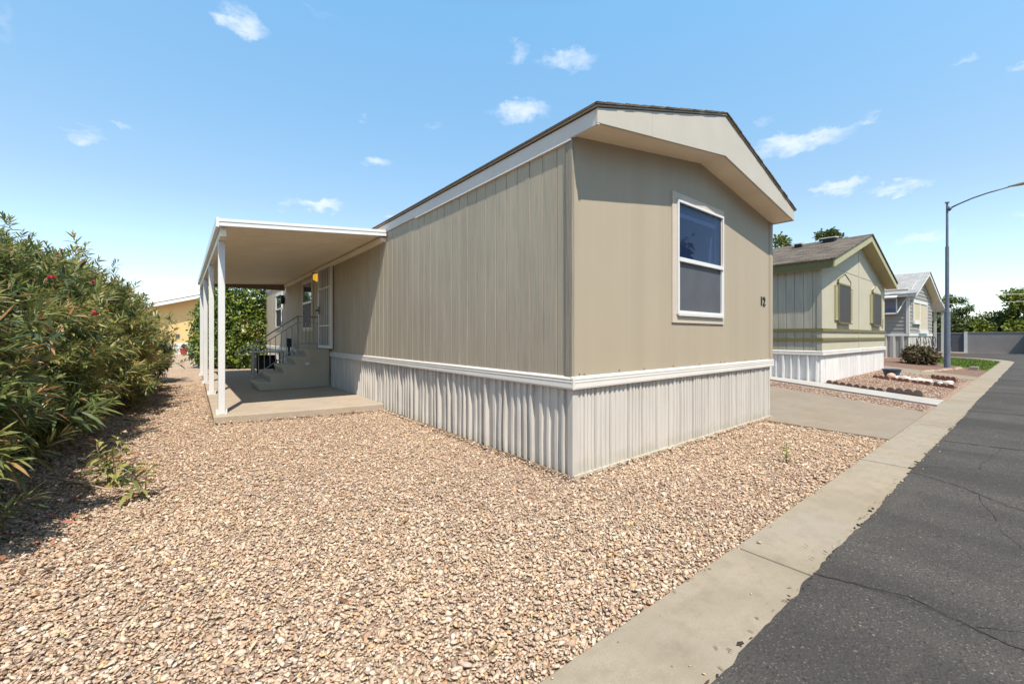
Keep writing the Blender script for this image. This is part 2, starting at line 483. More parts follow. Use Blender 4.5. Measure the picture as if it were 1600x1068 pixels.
RE = lambda x: .787 - .0113 * x     # the road edge runs in slightly towards the kerb
KW = lambda x: 1.197 - .0098 * x
edge = []
x = -30.0
while x < 34:
    j = .016 * mnoise.noise((x * 1.3, 1.7, 0)) + .016 * mnoise.noise((x * 7, 4.2, 0)) + .013 * mnoise.noise((x * 28, 4.2, 0))
    edge.append((x, RE(x) + j))
    x += .045 if 0 < x < 12 else .3
edge.append((34, .40))
low = [(p[0], -7.5) for p in edge]
quadsheet('road', M['asphalt'], [(low, edge), ([(34, -7.5), (48.7, -7.5)], [(34, .40), (48.7, .40)])], .010)
arc = lambda r, n=28: [(33.5 + r * math.sin(R(90) * i / n), 8.92 - r * math.cos(R(90) * i / n)) for i in range(n + 1)]
corner = arc(8.52)
quadsheet('cross_street', M['asphalt'], [([(33.5, .398)] + [(p[0], p[1]) for p in corner] + [(42.02, 60)],
                                          [(48.7, .398)] + [(48.7, p[1] + .001 * i) for i, p in enumerate(corner)] + [(48.7, 60)])], .0125)

# flush concrete ribbon kerb, cast in bays
mb = MB()
kx = -.28 - 3.05 * 8
bay = 0
while kx < 33.4:
    x0, x1 = kx + (.014 if abs(kx - 2.77) < .1 else .007), min(kx + 3.05 - (.012 if abs(kx + .28) < .1 else .006), 33.5)
    t = .003 * ((bay * 7) % 3 - 1)
    mb.hexa([(x0, KW(x0) - .6, -.12), (x1, KW(x1) - .6, -.12), (x1, KW(x1), -.12), (x0, KW(x0), -.12)], [(x0, KW(x0) - .6, .004 + t), (x1, KW(x1) - .6, .004 + t), (x1, KW(x1), .004 + t), (x0, KW(x0), .004 + t)])
    kx += 3.05; bay += 1
a, b = arc(8.555), arc(8.045)
for i in range(0, 28, 4):
    aa, bb = a[i:i + 5], b[i:i + 5]
    n = len(aa)
    mb.prism([(p[0], p[1]) for p in aa] + [(p[0], p[1]) for p in reversed(bb)], 'z', -.12, .002)
mb.box(41.545, 42.055, 8.92, 50, -.12, .002)
tag(mb.build('kerb', M['concrete'], bevel=.006), kind='structure')

# cracks in the asphalt
mb = MB()
def crack(pts, w):
    P = []
    for (a, b) in zip(pts[:-1], pts[1:]):
        n = max(4, int(math.hypot(b[0] - a[0], b[1] - a[1]) / .03))
        for i in range(n): P.append((a[0] + (b[0] - a[0]) * i / n, a[1] + (b[1] - a[1]) * i / n))
    P.append(pts[-1])
    L = []; Rr = []
    for i, p in enumerate(P):
        q = P[min(i + 1, len(P) - 1)]; o = P[max(i - 1, 0)]
        dx, dy = q[0] - o[0], q[1] - o[1]; d = math.hypot(dx, dy) or 1
        nx, ny = -dy / d, dx / d
        s = .035 * mnoise.noise((p[0] * 3.1, p[1] * 3.1, w * 50)) + .014 * mnoise.noise((p[0] * 16, p[1] * 16, 3)) + .006 * mnoise.noise((p[0] * 50, p[1] * 50, 3))
        ww = w * (.15 + .85 * abs(mnoise.noise((p[0] * 11, p[1] * 11, 9)) + .25))
        c = (p[0] + nx * s, p[1] + ny * s)
        L.append((c[0] + nx * ww, c[1] + ny * ww, .0135)); Rr.append((c[0] - nx * ww, c[1] - ny * ww, .0135))
    n = len(L)
    mb.add(L + Rr, [(i, i + 1, n + i + 1, n + i) for i in range(n - 1)])
crack([(2.80, .76), (2.90, .38), (2.80, .05), (2.86, -.6), (2.7, -1.8)], .0075)
crack([(2.86, .15), (3.02, -.05), (3.4, -.12)], .0035)
crack([(5.62, .73), (5.4, .35), (5.1, .1), (4.6, -.8)], .005)
crack([(5.3, .25), (4.4, .12), (3.7, -.15)], .0035)
crack([(7.62, .70), (7.7, 0), (7.75, -2.5)], .012)
crack([(11.1, .66), (11.2, -.3), (11.0, -3)], .014)
crack([(5.9, .72), (6.3, .3), (7.7, .2)], .004)
crack([(15, .61), (15.2, -4)], .014)
crack([(20, .56), (20.3, -5)], .016)
tag(mb.build('road_crack', M['crack'], recalc=False), kind='structure')
cracks, mb = mb, MB()
_c = crack
def halo(pts, w):
    n0 = len(mb.v); crack(pts, w)
    for i in range(n0, len(mb.v)): mb.v[i] = (mb.v[i][0], mb.v[i][1], .0115)
halo([(2.80, .76), (2.90, .38), (2.80, .05), (2.86, -.6), (2.7, -1.8)], .022)
halo([(5.62, .73), (5.4, .35), (5.1, .1), (4.6, -.8)], .018)
halo([(7.62, .70), (7.7, 0), (7.75, -2.5)], .03)
halo([(11.1, .66), (11.2, -.3), (11.0, -3)], .045)
tag(mb.build('worn_crack_edge', m_asphalt_worn(), recalc=False), kind='structure')
# tar that slumped onto the concrete, thin broken flakes
mb = MB()
rt = random.Random(5)
for k in range(22):
    x_ = rt.uniform(1.4, 9); y_ = RE(x_) + rt.uniform(-.01, .025); r_ = rt.uniform(.006, .018)
    n = 9; st_ = rt.uniform(1, 2.6); a0 = rt.uniform(-.4, .9)
    P_ = [(x_ + (math.cos(2 * math.pi * i / n) * math.cos(a0) * st_ - math.sin(2 * math.pi * i / n) * math.sin(a0)) * r_ * rt.uniform(.5, 1.2),
           y_ + (math.cos(2 * math.pi * i / n) * math.sin(a0) * st_ + math.sin(2 * math.pi * i / n) * math.cos(a0)) * r_ * rt.uniform(.5, 1.2)) for i in range(n)]
    mb.prism(P_, 'z', .002, .0098)
tag(mb.build('tar_flake', M['crack']), kind='structure')

# driveways, paths, beds of the lots to the right
KY = lambda x: 1.197 - .0098 * x
def terrpoly(name, mat, quad, dz, n=14, kind='structure', thick=0):
    """bilinear quad draped on the terrain: a,b along the kerb, c,d at the back"""
    a, b, c, d = quad
    V = []; Fc = []
    for j in range(n + 1):
        t = j / n
        p = (a[0] + (d[0] - a[0]) * t, a[1] + (d[1] - a[1]) * t); q = (b[0] + (c[0] - b[0]) * t, b[1] + (c[1] - b[1]) * t)
        for i in range(n + 1):
            s = i / n
            x_, y_ = p[0] + (q[0] - p[0]) * s, p[1] + (q[1] - p[1]) * s
            V.append((x_, y_, G(x_, y_) + dz))
    w = n + 1
    for j in range(n):
        for i in range(n): Fc.append((j * w + i, j * w + i + 1, (j + 1) * w + i + 1, (j + 1) * w + i))
    mb = MB().add(V, Fc)
    if thick:
        ring = list(range(w)) + [j * w + n for j in range(1, w)] + [n * w + i for i in range(n - 1, -1, -1)] + [j * w for j in range(n - 1, 0, -1)]
        m = len(V)
        mb.add([(V[i][0], V[i][1], V[i][2] - thick) for i in ring], [])
        for k in range(len(ring)):
            k2 = (k + 1) % len(ring)
            mb.f.append((ring[k], ring[k2], m + k2, m + k))
    return tag(mb.build(name, mat), kind=kind)

terrpoly('driveway', M['drive'], [(7.2, KY(7.2)), (10.25, KY(10.25)), (13.4, 12.0), (8.0, 12.0)], .008, 20, thick=.1)
terrpoly('side_path', M['sidewalk'], [(11.35, KY(11.35)), (12.3, KY(12.3)), (13.6, 6.0), (12.75, 6.0)], .03, 14, thick=.12)
terrpoly('pink_gravel_bed', M['pinkgravel'], [(10.25, KY(10.25)), (11.35, KY(11.35)), (12.75, 6.0), (11.65, 6.0)], -.004, 14)
terrpoly('pink_gravel_yard', M['pinkgravel'], [(12.3, KY(12.3)), (18.9, KY(18.9)), (21.2, 6.0), (13.6, 6.0)], -.004, 16)
terrpoly('second_driveway', M['drive'], [(18.9, KY(18.9)), (20.4, KY(20.4)), (24.3, 6.2), (21.2, 6.2)], .008, 14, thick=.1)
terrpoly('mulch_bed', M['mulch'], [(20.4, KY(20.4)), (24.3, KY(24.3)), (31, 4.2), (24.3, 6.2)], .0, 14)
terrpoly('lawn', M['grass'], [(24.3, KY(24.3)), (33.2, KY(33.2)), (38.2, 4.6), (29.2, 3.6)], .01, 14)
terrpoly('corner_path', M['sidewalk'], [(33.2, KY(33.2)), (34.5, .98), (39.9, 4.9), (38.2, 4.6)], .012, 14)

# ------------------------------------------------------------------ gravel chips
def ico():
    t = (1 + 5 ** .5) / 2
    v = np.array([(-1, t, 0), (1, t, 0), (-1, -t, 0), (1, -t, 0), (0, -1, t), (0, 1, t), (0, -1, -t), (0, 1, -t), (t, 0, -1), (t, 0, 1), (-t, 0, -1), (-t, 0, 1)], float)
    v /= np.linalg.norm(v[0])
    f = np.array([(0, 11, 5), (0, 5, 1), (0, 1, 7), (0, 7, 10), (0, 10, 11), (1, 5, 9), (5, 11, 4), (11, 10, 2), (10, 7, 6), (7, 1, 8), (3, 9, 4), (3, 4, 2), (3, 2, 6), (3, 6, 8), (3, 8, 9), (4, 9, 5), (2, 4, 11), (6, 2, 10), (8, 6, 7), (9, 8, 1)])
    return v, f
def rot_zxy(n, tilt):
    a = RNG.uniform(0, 2 * np.pi, n); b = RNG.normal(0, tilt, n); c = RNG.normal(0, tilt, n)
    ca, sa, cb, sb, cc, sn = np.cos(a), np.sin(a), np.cos(b), np.sin(b), np.cos(c), np.sin(c)
    o, z = np.ones(n), np.zeros(n)
    Rz = np.array([[ca, -sa, z], [sa, ca, z], [z, z, o]]); Rx = np.array([[o, z, z], [z, cb, -sb], [z, sb, cb]]); Ry = np.array([[cc, z, sn], [z, o, z], [-sn, z, cc]])
    return np.einsum('ijn,jkn,kln->nil', Rx, Ry, Rz)
def chips(name, mat, P, size, tilt=.3, flat=.42, sink=.3):
    n = len(P); v, f = ico()
    V = np.repeat(v[None], n, 0) * RNG.uniform(.5, 1.22, (n, 12, 1))
    V[:, :, 0] *= size[:, None] * RNG.uniform(.9, 1.45, (n, 1)); V[:, :, 1] *= size[:, None] * RNG.uniform(.65, 1.05, (n, 1))
    V[:, :, 2] *= size[:, None] * RNG.uniform(flat * .6, flat * 1.3, (n, 1))
    V = np.einsum('nij,nkj->nki', rot_zxy(n, tilt), V)
    Q = np.array(P, float); Q[:, 2] += size * flat * sink
    V += Q[:, None, :]
    Fc = f[None] + (np.arange(n) * 12)[:, None, None]
    t = np.repeat(RNG.uniform(0, 1, n), 12)
    return np_mesh(name, V.reshape(-1, 3), Fc.reshape(-1, 3), mat, tint=t)

def in_house(x, y): return (x > 2.92) & (x < 7.72) & (y > 2.72)
def in_slab(x, y): return (x > .42) & (y > 7.75 - .17 * (x - .4)) & (y < 17.8)
def in_cone(x, y):
    cxs = x * .6253 + y * .7804; sx = x * .7804 - y * .6253
    return (cxs > 1.2) & (sx > -1.36 * cxs - .4) & (sx < 1.36 * cxs + .4)
def scatter(n, x0, x1, y0, y1, keep):
    x = RNG.uniform(x0, x1, n); y = RNG.uniform(y0, y1, n)
    k = keep(x, y); x, y = x[k], y[k]
    return np.stack([x, y, np.zeros(len(x))], 1)
def kp(r0, r1):
    def k(x, y):
        d = np.hypot(x, y)
        onk = (y < KW(x) + .01 + .025 * RNG.normal(size=len(x)))
        return in_cone(x, y) & ~in_house(x, y) & ~in_slab(x, y) & (d >= r0) & (d < r1) & ~onk & ~((x > 7.25 + (y - 1.18) * .07) & (x > 7))
    return k
HXA = 2.872
A = scatter(int(9.5 * 8 * 6000), -2.6, 6.9, 1.1, 9.1, kp(0, 4.3))
B = scatter(int(11 * 12 * 3300), -3.2, 7.8, 1.1, 13.1, kp(4.3, 7.5))
C = scatter(int(11 * 16 * 850), -3.2, 7.8, 1.1, 17.1, kp(7.5, 15))
P = np.concatenate([A, B, C])
S = np.concatenate([np.clip(RNG.lognormal(math.log(.0085), .42, len(A)), .004, .026), np.clip(RNG.lognormal(math.log(.0102), .36, len(B)), .006, .028), np.clip(RNG.lognormal(math.log(.0145), .3, len(C)), .009, .03)])
P[:, 2] = -.016 + RNG.uniform(0, .012, len(P))
eb = []
for k in range(2600):
    q = RNG.random()
    if q < .45: eb.append((HXA - abs(RNG.normal(0, .025)) + .005, RNG.uniform(2.6, 7.4), RNG.uniform(-.004, .02)))
    elif q < .75: eb.append((RNG.uniform(2.85, 7.7), 2.678 - abs(RNG.normal(0, .025)), RNG.uniform(-.004, .02)))
    elif q < .9: xx = RNG.uniform(.4, 2.9); eb.append((xx, 7.79 - .174 * (xx - .39) - abs(RNG.normal(0, .03)), RNG.uniform(0, .03)))
    else: eb.append((.38 + (yy_ := RNG.uniform(7.8, 14)) * .0172 - .134 - abs(RNG.normal(0, .04)), yy_, RNG.uniform(0, .02)))
P = np.concatenate([P, np.array(eb)]); S = np.concatenate([S, np.clip(RNG.lognormal(math.log(.011), .35, len(eb)), .005, .022)])
tag(chips('gravel_chips', M['stones'], P, S, .36, .30), 'loose tan and pinkish gravel chips covering the yard', 'gravel', kind='stuff')
# strays on kerb, slab edge and road
st = scatter(900, .9, 9, -.9, 1.5, lambda x, y: (RNG.random(len(x)) < np.exp(-((y - RE(x)) / .05) ** 2) + .4 * np.exp(-((y - KW(x) + .02) / .05) ** 2) + .03))
st[:, 2] = .011
tag(chips('road_grit', M['stones'], st, np.clip(RNG.lognormal(math.log(.006), .5, len(st)), .003, .022)), 'stray grit and pebbles along the kerb and road edge', 'grit', kind='stuff')
pk = scatter(26000, 10, 22, 1.15, 6, lambda x, y: (x > 10.3 + (y - 1.2) * .29) & (x < 18.9 + (y - 1.2) * .45) & ~((x > 11.2 + (y - 1.2) * .28) & (x < 12.45 + (y - 1.2) * .28)) & ~((x > 13) & (y > 3.3)))
pk[:, 2] = [G(p[0], p[1]) for p in pk]
tag(chips('pink_gravel_chips', M['pinkstones'], pk, RNG.uniform(.012, .03, len(pk))), 'loose pinkish gravel in the beds beside the driveway', 'gravel', kind='stuff')

# ------------------------------------------------------------------ main mobile home
HX0, HX1, HY0, HY1 = 2.89, 7.75, 2.688, 21.4
home = thing('mobile_home', 'taupe mobile home with cream gable, ribbed white skirting and number 12', 'mobile home', (5.3, 12, 0))

def grooved(x, y0, y1, z0, z1, step=.2032, seam=6, depth=.008, w=.007, side=-1):
    """vertical-grooved sheet siding facing -X, profile swept up the wall; every sixth groove is a lapped panel joint"""
    pr = [(y0, 0)]; k = 0; y = y0 + step * .55
    while y < y1 - .02:
        jit = .004 * mnoise.noise((y * 7, 0, 0))
        if k % seam == 2:
            pr += [(y - .001, 0), (y, .02), (y + .005, .02), (y + .006, -.004), (y + step * .5, -.0005)]
        else:
            pr += [(y - w + jit, 0), (y - w * .5 + jit, depth), (y + w * .5 + jit, depth), (y + w + jit, 0)]
        y += step; k += 1
    pr.append((y1, 0))
    n = len(pr); mb = MB()
    mb.add([(x - side * d, yy, z0) for yy, d in pr] + [(x - side * d, yy, z1) for yy, d in pr],
           [(i, i + 1, n + i + 1, n + i) for i in range(n - 1)])
    return mb

mb = grooved(HX0, HY0 + .099, HY1, .93, 3.30)
n0 = len(mb.v)
mb.build('side_wall', M['siding'], home, recalc=False)
# front gable wall: wide smooth panels with faint lap joints
def gable_wall(x0, x1, y, z0, ze, xa, za, joints):
    cuts = sorted([x0, x1, xa] + joints)
    top = lambda x: ze + (za - ze) * (1 - abs(x - xa) / (xa - x0 if x < xa else x1 - xa))
    mb = MB()
    for a, b in zip(cuts[:-1], cuts[1:]):
        ga = .0006 if a in joints else 0; gb = .0006 if b in joints else 0
        p = [(a + ga, z0), (b - gb, z0), (b - gb, top(b - gb)), (a + ga, top(a + ga))]
        mb.prism(p, 'y', y, y + .06)
    mb.box(x0, x1, y + .03, y + .05, z0, ze)
    return mb
gable_wall(HX0 + .001, HX1, HY0, .93, 3.25, 5.34, 3.66, [3.73, 4.57, 5.9, 6.83]).build('front_wall', M['front'], home)
MB().box(HX1 - .05, HX1, HY0 + .06, HY1, .93, 3.3).build('far_side_wall', M['siding'], home)
MB().box(HX0, HX1, HY1 - .06, HY1, .0, 3.3).build('rear_wall', M['front'], home)
# corner boards
mb = MB().box(HX0 - .014, HX0 + .02, HY0 - .004, HY0 + .085, .945, 3.27)
mb.build('corner_board', M['corner'], home, bevel=.003)
mb = MB().box(HX1 - .095, HX1 + .012, HY0 - .014, HY0 + .02, .945, 3.235)
mb.box(HX1 - .125, HX1 - .1, HY0 - .007, HY0 + .02, .945, 3.235)
mb.build('corner_board', M['front'], home, bevel=.003)

def ribbed(p0, d, nrm, length, z0, z1, depth, seed, warp=.012, rows=9, wr=(.095, .15)):
    """corrugated skirting: flat pans and raised ribs, buckled a little between floor track and cap"""
    rnd = random.Random(seed); pr = []; s = 0
    while s < length - .05:
        w = rnd.uniform(*wr); k = rnd.random()
        dd = depth * rnd.uniform(.65, 1.25)
        if k < .6:
            pr += [(s, 0), (s + .50 * w, -.15 * dd), (s + .52 * w, dd), (s + .72 * w, dd * 1.08), (s + .76 * w, dd * .1)]
        else:
            pr += [(s, 0), (s + .30 * w, 0), (s + .34 * w, .7 * dd), (s + .62 * w, .85 * dd), (s + .66 * w, .1 * dd), (s + .8 * w, 0)]
        s += w
    pr = [q for q in pr if q[0] < length - .01] + [(length, 0)]
    pr[0] = (0, 0)
    V = []; n = len(pr)
    for j in range(rows):
        t = j / (rows - 1); z = z0 + (z1 - z0) * t
        free = math.sin(math.pi * min(1, t * 1.02)) ** .7
        for (s_, o) in pr:
            e = 1 if .02 < s_ < length - .02 else 0
            off = o + e * warp * free * (mnoise.noise((s_ * 2.1, t * 1.4, seed)) + .5 * mnoise.noise((s_ * 7.3, t * 2.2, seed + 5)))
            sh = e * .016 * free * mnoise.noise((s_ * 3.3, t * 1.7, seed + 9))
            V.append((p0[0] + d[0] * (s_ + sh) + nrm[0] * off, p0[1] + d[1] * (s_ + sh) + nrm[1] * off, z))
    Fc = [(j * n + i, j * n + i + 1, (j + 1) * n + i + 1, (j + 1) * n + i) for j in range(rows - 1) for i in range(n - 1)]
    return MB().add(V, Fc)
sk = ribbed((HX0 + .034, HY0 + .07), (0, 1), (-1, 0), HY1 - HY0 - .07, -.02, .87, .036, 3, .011)
sk.build('skirting', M['vinyl'], home, recalc=False)
def panel_skirt(p0, d, nrm, length, z0, z1, seed, rows=7):
    rnd = random.Random(seed); pr = [(0, 0)]; s_ = .03
    while s_ < length - .05:
        w = rnd.uniform(.20, .30); k = rnd.randint(3, 4)
        for i in range(k):
            a = s_ + w * i / k; e = w / k
            d_ = rnd.uniform(.010, .020)
            pr += [(a, 0), (a + e * .08, d_), (a + e * .5, d_ * 1.1), (a + e * .56, 0)]
        dj = rnd.choice((.028, .028, .012)); pr += [(s_ + w, 0), (s_ + w + .001, -dj), (s_ + w + .006, -dj), (s_ + w + .007, .004)]
        s_ += w + .016
    pr = [q for q in pr if q[0] < length - .02] + [(length, 0)]
    V = []; n = len(pr)
    for j in range(rows):
        t = j / (rows - 1)
        for (q, o) in pr:
            e = min(1, min(q, length - q) / .1) * math.sin(math.pi * t) ** .8
            V.append((p0[0] + d[0] * (q + .010 * e * mnoise.noise((q * 1.6, t * 1.1, seed))) + nrm[0] * (o + .006 * e * mnoise.noise((q * 1.9, t, seed + 4))),
                      p0[1] + d[1] * (q + .010 * e * mnoise.noise((q * 1.6, t * 1.1, seed))) + nrm[1] * (o + .006 * e * mnoise.noise((q * 1.9, t, seed + 4))), z0 + (z1 - z0) * t))
    return MB().add(V, [(j * n + i, j * n + i + 1, (j + 1) * n + i + 1, (j + 1) * n + i) for j in range(rows - 1) for i in range(n - 1)])
panel_skirt((HX0 + .09, HY0 + .022), (1, 0), (0, -1), HX1 - HX0 - .1, -.02, .87, 8).build('skirting', M['vinyl'], home, recalc=False)
ribbed((HX1 - .02, HY0 + .05), (0, 1), (1, 0), HY1 - HY0 - .07, -.02, .87, .02, 5, rows=4).build('skirting', M['vinyl'], home, recalc=False)
# skirting corner piece, J-track at the ground
MB().prism([(HX0 + .004, HY0 + .004), (HX0 + .092, HY0 + .010), (HX0 + .094, HY0 + .03), (HX0 + .03, HY0 + .03), (HX0 + .03, HY0 + .08), (HX0 + .010, HY0 + .078)], 'z', -.02, .86).build('skirting_corner', M['vinyl'], home, bevel=.004)
mb = MB(); y = HY0
while y < 8:
    z = .012 + .012 * mnoise.noise((y * 1.7, 3, 1)); mb.hexa([(HX0 - .012, y, -.03), (HX0 + .03, y, -.03), (HX0 + .03, y + .61, -.03), (HX0 - .012, y + .61, -.03)],
        [(HX0 - .012, y, z + .012), (HX0 + .03, y, z + .012), (HX0 + .03, y + .61, z + .012 + .008 * mnoise.noise((y, 9, 9))), (HX0 - .012, y + .61, z + .012)]); y += .61
mb.build('ground_track', m_paint('rusty ground track', (.20, .13, .09), .2, 8, .8), home)
mb = MB().box(HX0 + .02, HX1 - .02, HY0 - .004, HY0 + .03, -.03, .022)
mb.build('ground_track', M['vinyl'], home)
# skirting cap running round two faces
capp = [(0, .968), (-.020, .960), (-.030, .945), (-.027, .925), (-.030, .915), (-.027, .90), (-.031, .862), (-.028, .846), (0, .846)]
def cap(runs, name='skirt_cap', mat='whitecap', par=None, dz=0, sc=1):
    mb = MB()
    for axis, base, a0, a1 in runs:
        if axis == 'y': mb.prism([(base + o * sc, z + dz) for o, z in capp], 'y', a0, a1)
        else:
            # along x facing -y
            pts = [(base + o * sc, z + dz) for o, z in capp]; n = len(pts)
            mb.add([(a0, p[0], p[1]) for p in pts] + [(a1, p[0], p[1]) for p in pts],
                   [tuple(range(n - 1, -1, -1)), tuple(range(n, 2 * n))] + [(i, (i + 1) % n, n + (i + 1) % n, n + i) for i in range(n)])
    return mb.build(name, M[mat], par)
cap([('y', HX0 + .002, HY0 - .028, 5.5), ('y', HX0 + .005, 5.503, 10.8), ('y', HX0 + .002, 10.803, HY1)], par=home)
cap([('x', HY0 + .002, HX0 - .026, HX1 + .03)], par=home)
# roof: eave boards, gable fascia deeper at the ridge, soffit, shingles
FY = 2.37
XE0, XE1, XR = 2.866, 7.79, 5.34
ztl = lambda x: 3.365 + (4.115 - 3.365) * (x - XE0) / (XR - XE0)
ztr = lambda x: 3.39 + (4.115 - 3.39) * (XE1 - x) / (XE1 - XR)
zbl = lambda x: 3.234 + (3.615 - 3.234) * (x - XE0) / (XR - XE0)
zbr = lambda x: 3.225 + (3.615 - 3.225) * (XE1 - x) / (XE1 - XR)
XJ = 3.72
MB().prism([(XE0, zbl(XE0)), (XJ - .002, zbl(XJ)), (XJ - .002, ztl(XJ)), (XE0, ztl(XE0))], 'y', FY, FY + .03).build('gable_fascia', M['cream'], home, bevel=.002)
MB().prism([(XJ + .002, zbl(XJ)), (XR, 3.615), (XE1, zbr(XE1)), (XE1, ztr(XE1)), (XR, 4.115), (XJ + .002, ztl(XJ))], 'y', FY + .001, FY + .03).build('gable_fascia', M['cream'], home, bevel=.002)
MB().hexa([(XE0 + .03, FY + .03, 3.245), (XR, FY + .03, 3.62), (XR, HY0, 3.62), (XE0 + .03, HY0, 3.245)],
          [(XE0 + .03, FY + .03, 3.26), (XR, FY + .03, 3.635), (XR, HY0, 3.635), (XE0 + .03, HY0, 3.26)]).build('soffit', M['soffit'], home)
MB().hexa([(XR + .002, FY + .03, 3.62), (XE1 - .012, FY + .03, 3.235), (XE1 - .012, HY0, 3.235), (XR + .002, HY0, 3.62)],
          [(XR + .002, FY + .03, 3.635), (XE1 - .012, FY + .03, 3.25), (XE1 - .012, HY0, 3.25), (XR + .002, HY0, 3.635)]).build('soffit', M['soffit'], home)
mb = MB().box(XE0 + .001, XE0 + .03, FY + .002, HY1 + .2, 3.222, 3.362)
mb.build('eave_board', M['eave'], home, bevel=.002)
mb = MB().hexa([(XE0 - .007, HY0 - .0, 3.196), (XE0 + .03, HY0, 3.196), (XE0 + .03, 6.0, 3.196), (XE0 - .007, 6.0, 3.196)],
               [(XE0 - .004, HY0, 3.221), (XE0 + .03, HY0, 3.221), (XE0 + .03, 6.0, 3.221), (XE0 - .004, 6.0, 3.221)])
mb.build('eave_moulding', M['eave'], home)
MB().box(XE1 - .03, XE1 - .001, FY + .03, HY1 + .2, 3.225, 3.388).build('eave_board', M['cream'], home)
mb = MB()
mb.hexa([(XE0 - .025, FY - .012, 3.366), (XR, FY - .012, 4.12), (XR, HY1 + .22, 4.12), (XE0 - .025, HY1 + .22, 3.366)],
        [(XE0 - .025, FY - .012, 3.382), (XR, FY - .012, 4.137), (XR, HY1 + .22, 4.137), (XE0 - .025, HY1 + .22, 3.382)])
mb.hexa([(XR, FY - .012, 4.12), (XE1 + .025, FY - .012, 3.386), (XE1 + .025, HY1 + .22, 3.386), (XR, HY1 + .22, 4.12)],
        [(XR, FY - .012, 4.137), (XE1 + .025, FY - .012, 3.402), (XE1 + .025, HY1 + .22, 3.402), (XR, HY1 + .22, 4.137)])
mb.build('drip_edge', m_paint('tan drip edge', (.34, .27, .19), .1, 6, .5), home)
mb = MB()
def courses(xa, za, xb, zb, nrow):
    for i in range(nrow):
        t0, t1 = i / nrow, (i + 1) / nrow + .01
        j = random.uniform(-.005, .004)
        x0, x1 = xa + (xb - xa) * t0, xa + (xb - xa) * min(t1, 1); z0, z1 = za + (zb - za) * t0, za + (zb - za) * min(t1, 1)
        mb.hexa([(x0, FY - .022 + j, z0), (x1, FY - .022 + j, z1), (x1, HY1 + .23, z1), (x0, HY1 + .23, z0)],
                [(x0, FY - .022 + j, z0 + .022), (x1, FY - .022 + j, z1 + .014), (x1, HY1 + .23, z1 + .014), (x0, HY1 + .23, z0 + .022)])
courses(XE0 - .035, 3.380, XR, 4.138, 18)
courses(XE1 + .035, 3.397, XR, 4.138, 18)
mb.build('roof', M['shingle1'], home)

def win_front(par, x0, x1, z0, z1, y, trim=.09, rail=None):
    """single-hung window on a wall facing -Y: flat trim, white frame, upper and lower sash, glass"""
    mb = MB()
    mb.box(x0, x1, y - .018, y, z0, z0 + trim).box(x0, x1, y - .018, y, z1 - trim, z1)
    mb.box(x0, x0 + trim, y - .0175, y, z0 + trim, z1 - trim).box(x1 - trim, x1, y - .0175, y, z0 + trim, z1 - trim)
    w = mb.build('window', M['windowtrim'], par, bevel=.002)
    a0, a1, b0, b1 = x0 + trim, x1 - trim * .55, z0 + trim * 1.15, z1 - trim
    f = .028; rl = rail
    mb = MB().box(a0, a1, y - .042, y - .001, b0, b0 + f).box(a0, a1, y - .042, y - .001, b1 - f, b1)
    mb.box(a0, a0 + f, y - .041, y - .001, b0 + f, b1 - f).box(a1 - f, a1, y - .041, y - .001, b0 + f, b1 - f)
    mb.box(a0 + f, a1 - f, y - .05, y - .005, rl - .025, rl + .025)
    mb.box(a0 + f, a0 + f + .016, y - .036, y - .006, b0 + f, rl - .025).box(a1 - f - .028, a1 - f, y - .036, y - .006, b0 + f, rl - .025)
    mb.box(a0 + f + .016, a1 - f - .028, y - .036, y - .006, b0 + f, b0 + f + .018)
    mb.build('frame', M['white'], w, bevel=.002)
    MB().box(a0 + f, a1 - f, y - .003, y - .0005, b0 + f, b1 - f).build('room_reflection_plate', M['room'], w)  # thin plate, sky reflection painted into its blue
    xw = a1 - a0
    MB().box(a0 + f, a1 - f - .16, y - .0075, y - .0035, b1 - f - .17, b1 - f - .115).build('blind_rail', M['blindrail'], w)
    mb = MB().prism([(a1 - f - .36, rl + .02), (a1 - f - .29, rl + .02), (a1 - f - .25, rl + .42), (a1 - f - .31, rl + .36)], 'y', y - .0075, y - .0035)
    mb.box(a1 - f - .17, a1 - f - .155, y - .0078, y - .0035, rl + .02, b1 - f - .02)
    mb.build('curtain_glint', M['blindrail'], w)  # pale strips, reflection in the glass put into their colour
    MB().box(a0 + f, a1 - f, y - .014, y - .011, rl + .025, b1 - f).build('upper_pane', M['pane'], w)
    MB().box(a0 + f + .016, a1 - f - .028, y - .014, y - .004, b0 + f + .018, rl - .025).build('insect_screen', M['screen'], w)
    MB().box(a0 + .01, a1 + .0, y - .046, y - .02, b0 - .018, b0 - .001).build('sill', M['eave'], w)
    return w
win_front(home, 4.62, 5.97, 1.515, 3.105, HY0, rail=2.29)

for k, (x_, z_) in enumerate(((2.98, .985), (3.05, .98), (3.6, .992), (4.05, .984), (4.66, .99), (5.3, .983), (5.9, .99), (6.02, .98), (6.7, .986), (7.3, .99), (7.69, 1.9), (7.69, 2.5), (7.69, 1.4))):
    MB().box(x_ - .006, x_ + .006, HY0 - .006, HY0 - .0, z_ - .006, z_ + .006).build('nail_head', M['darksteel'], home)
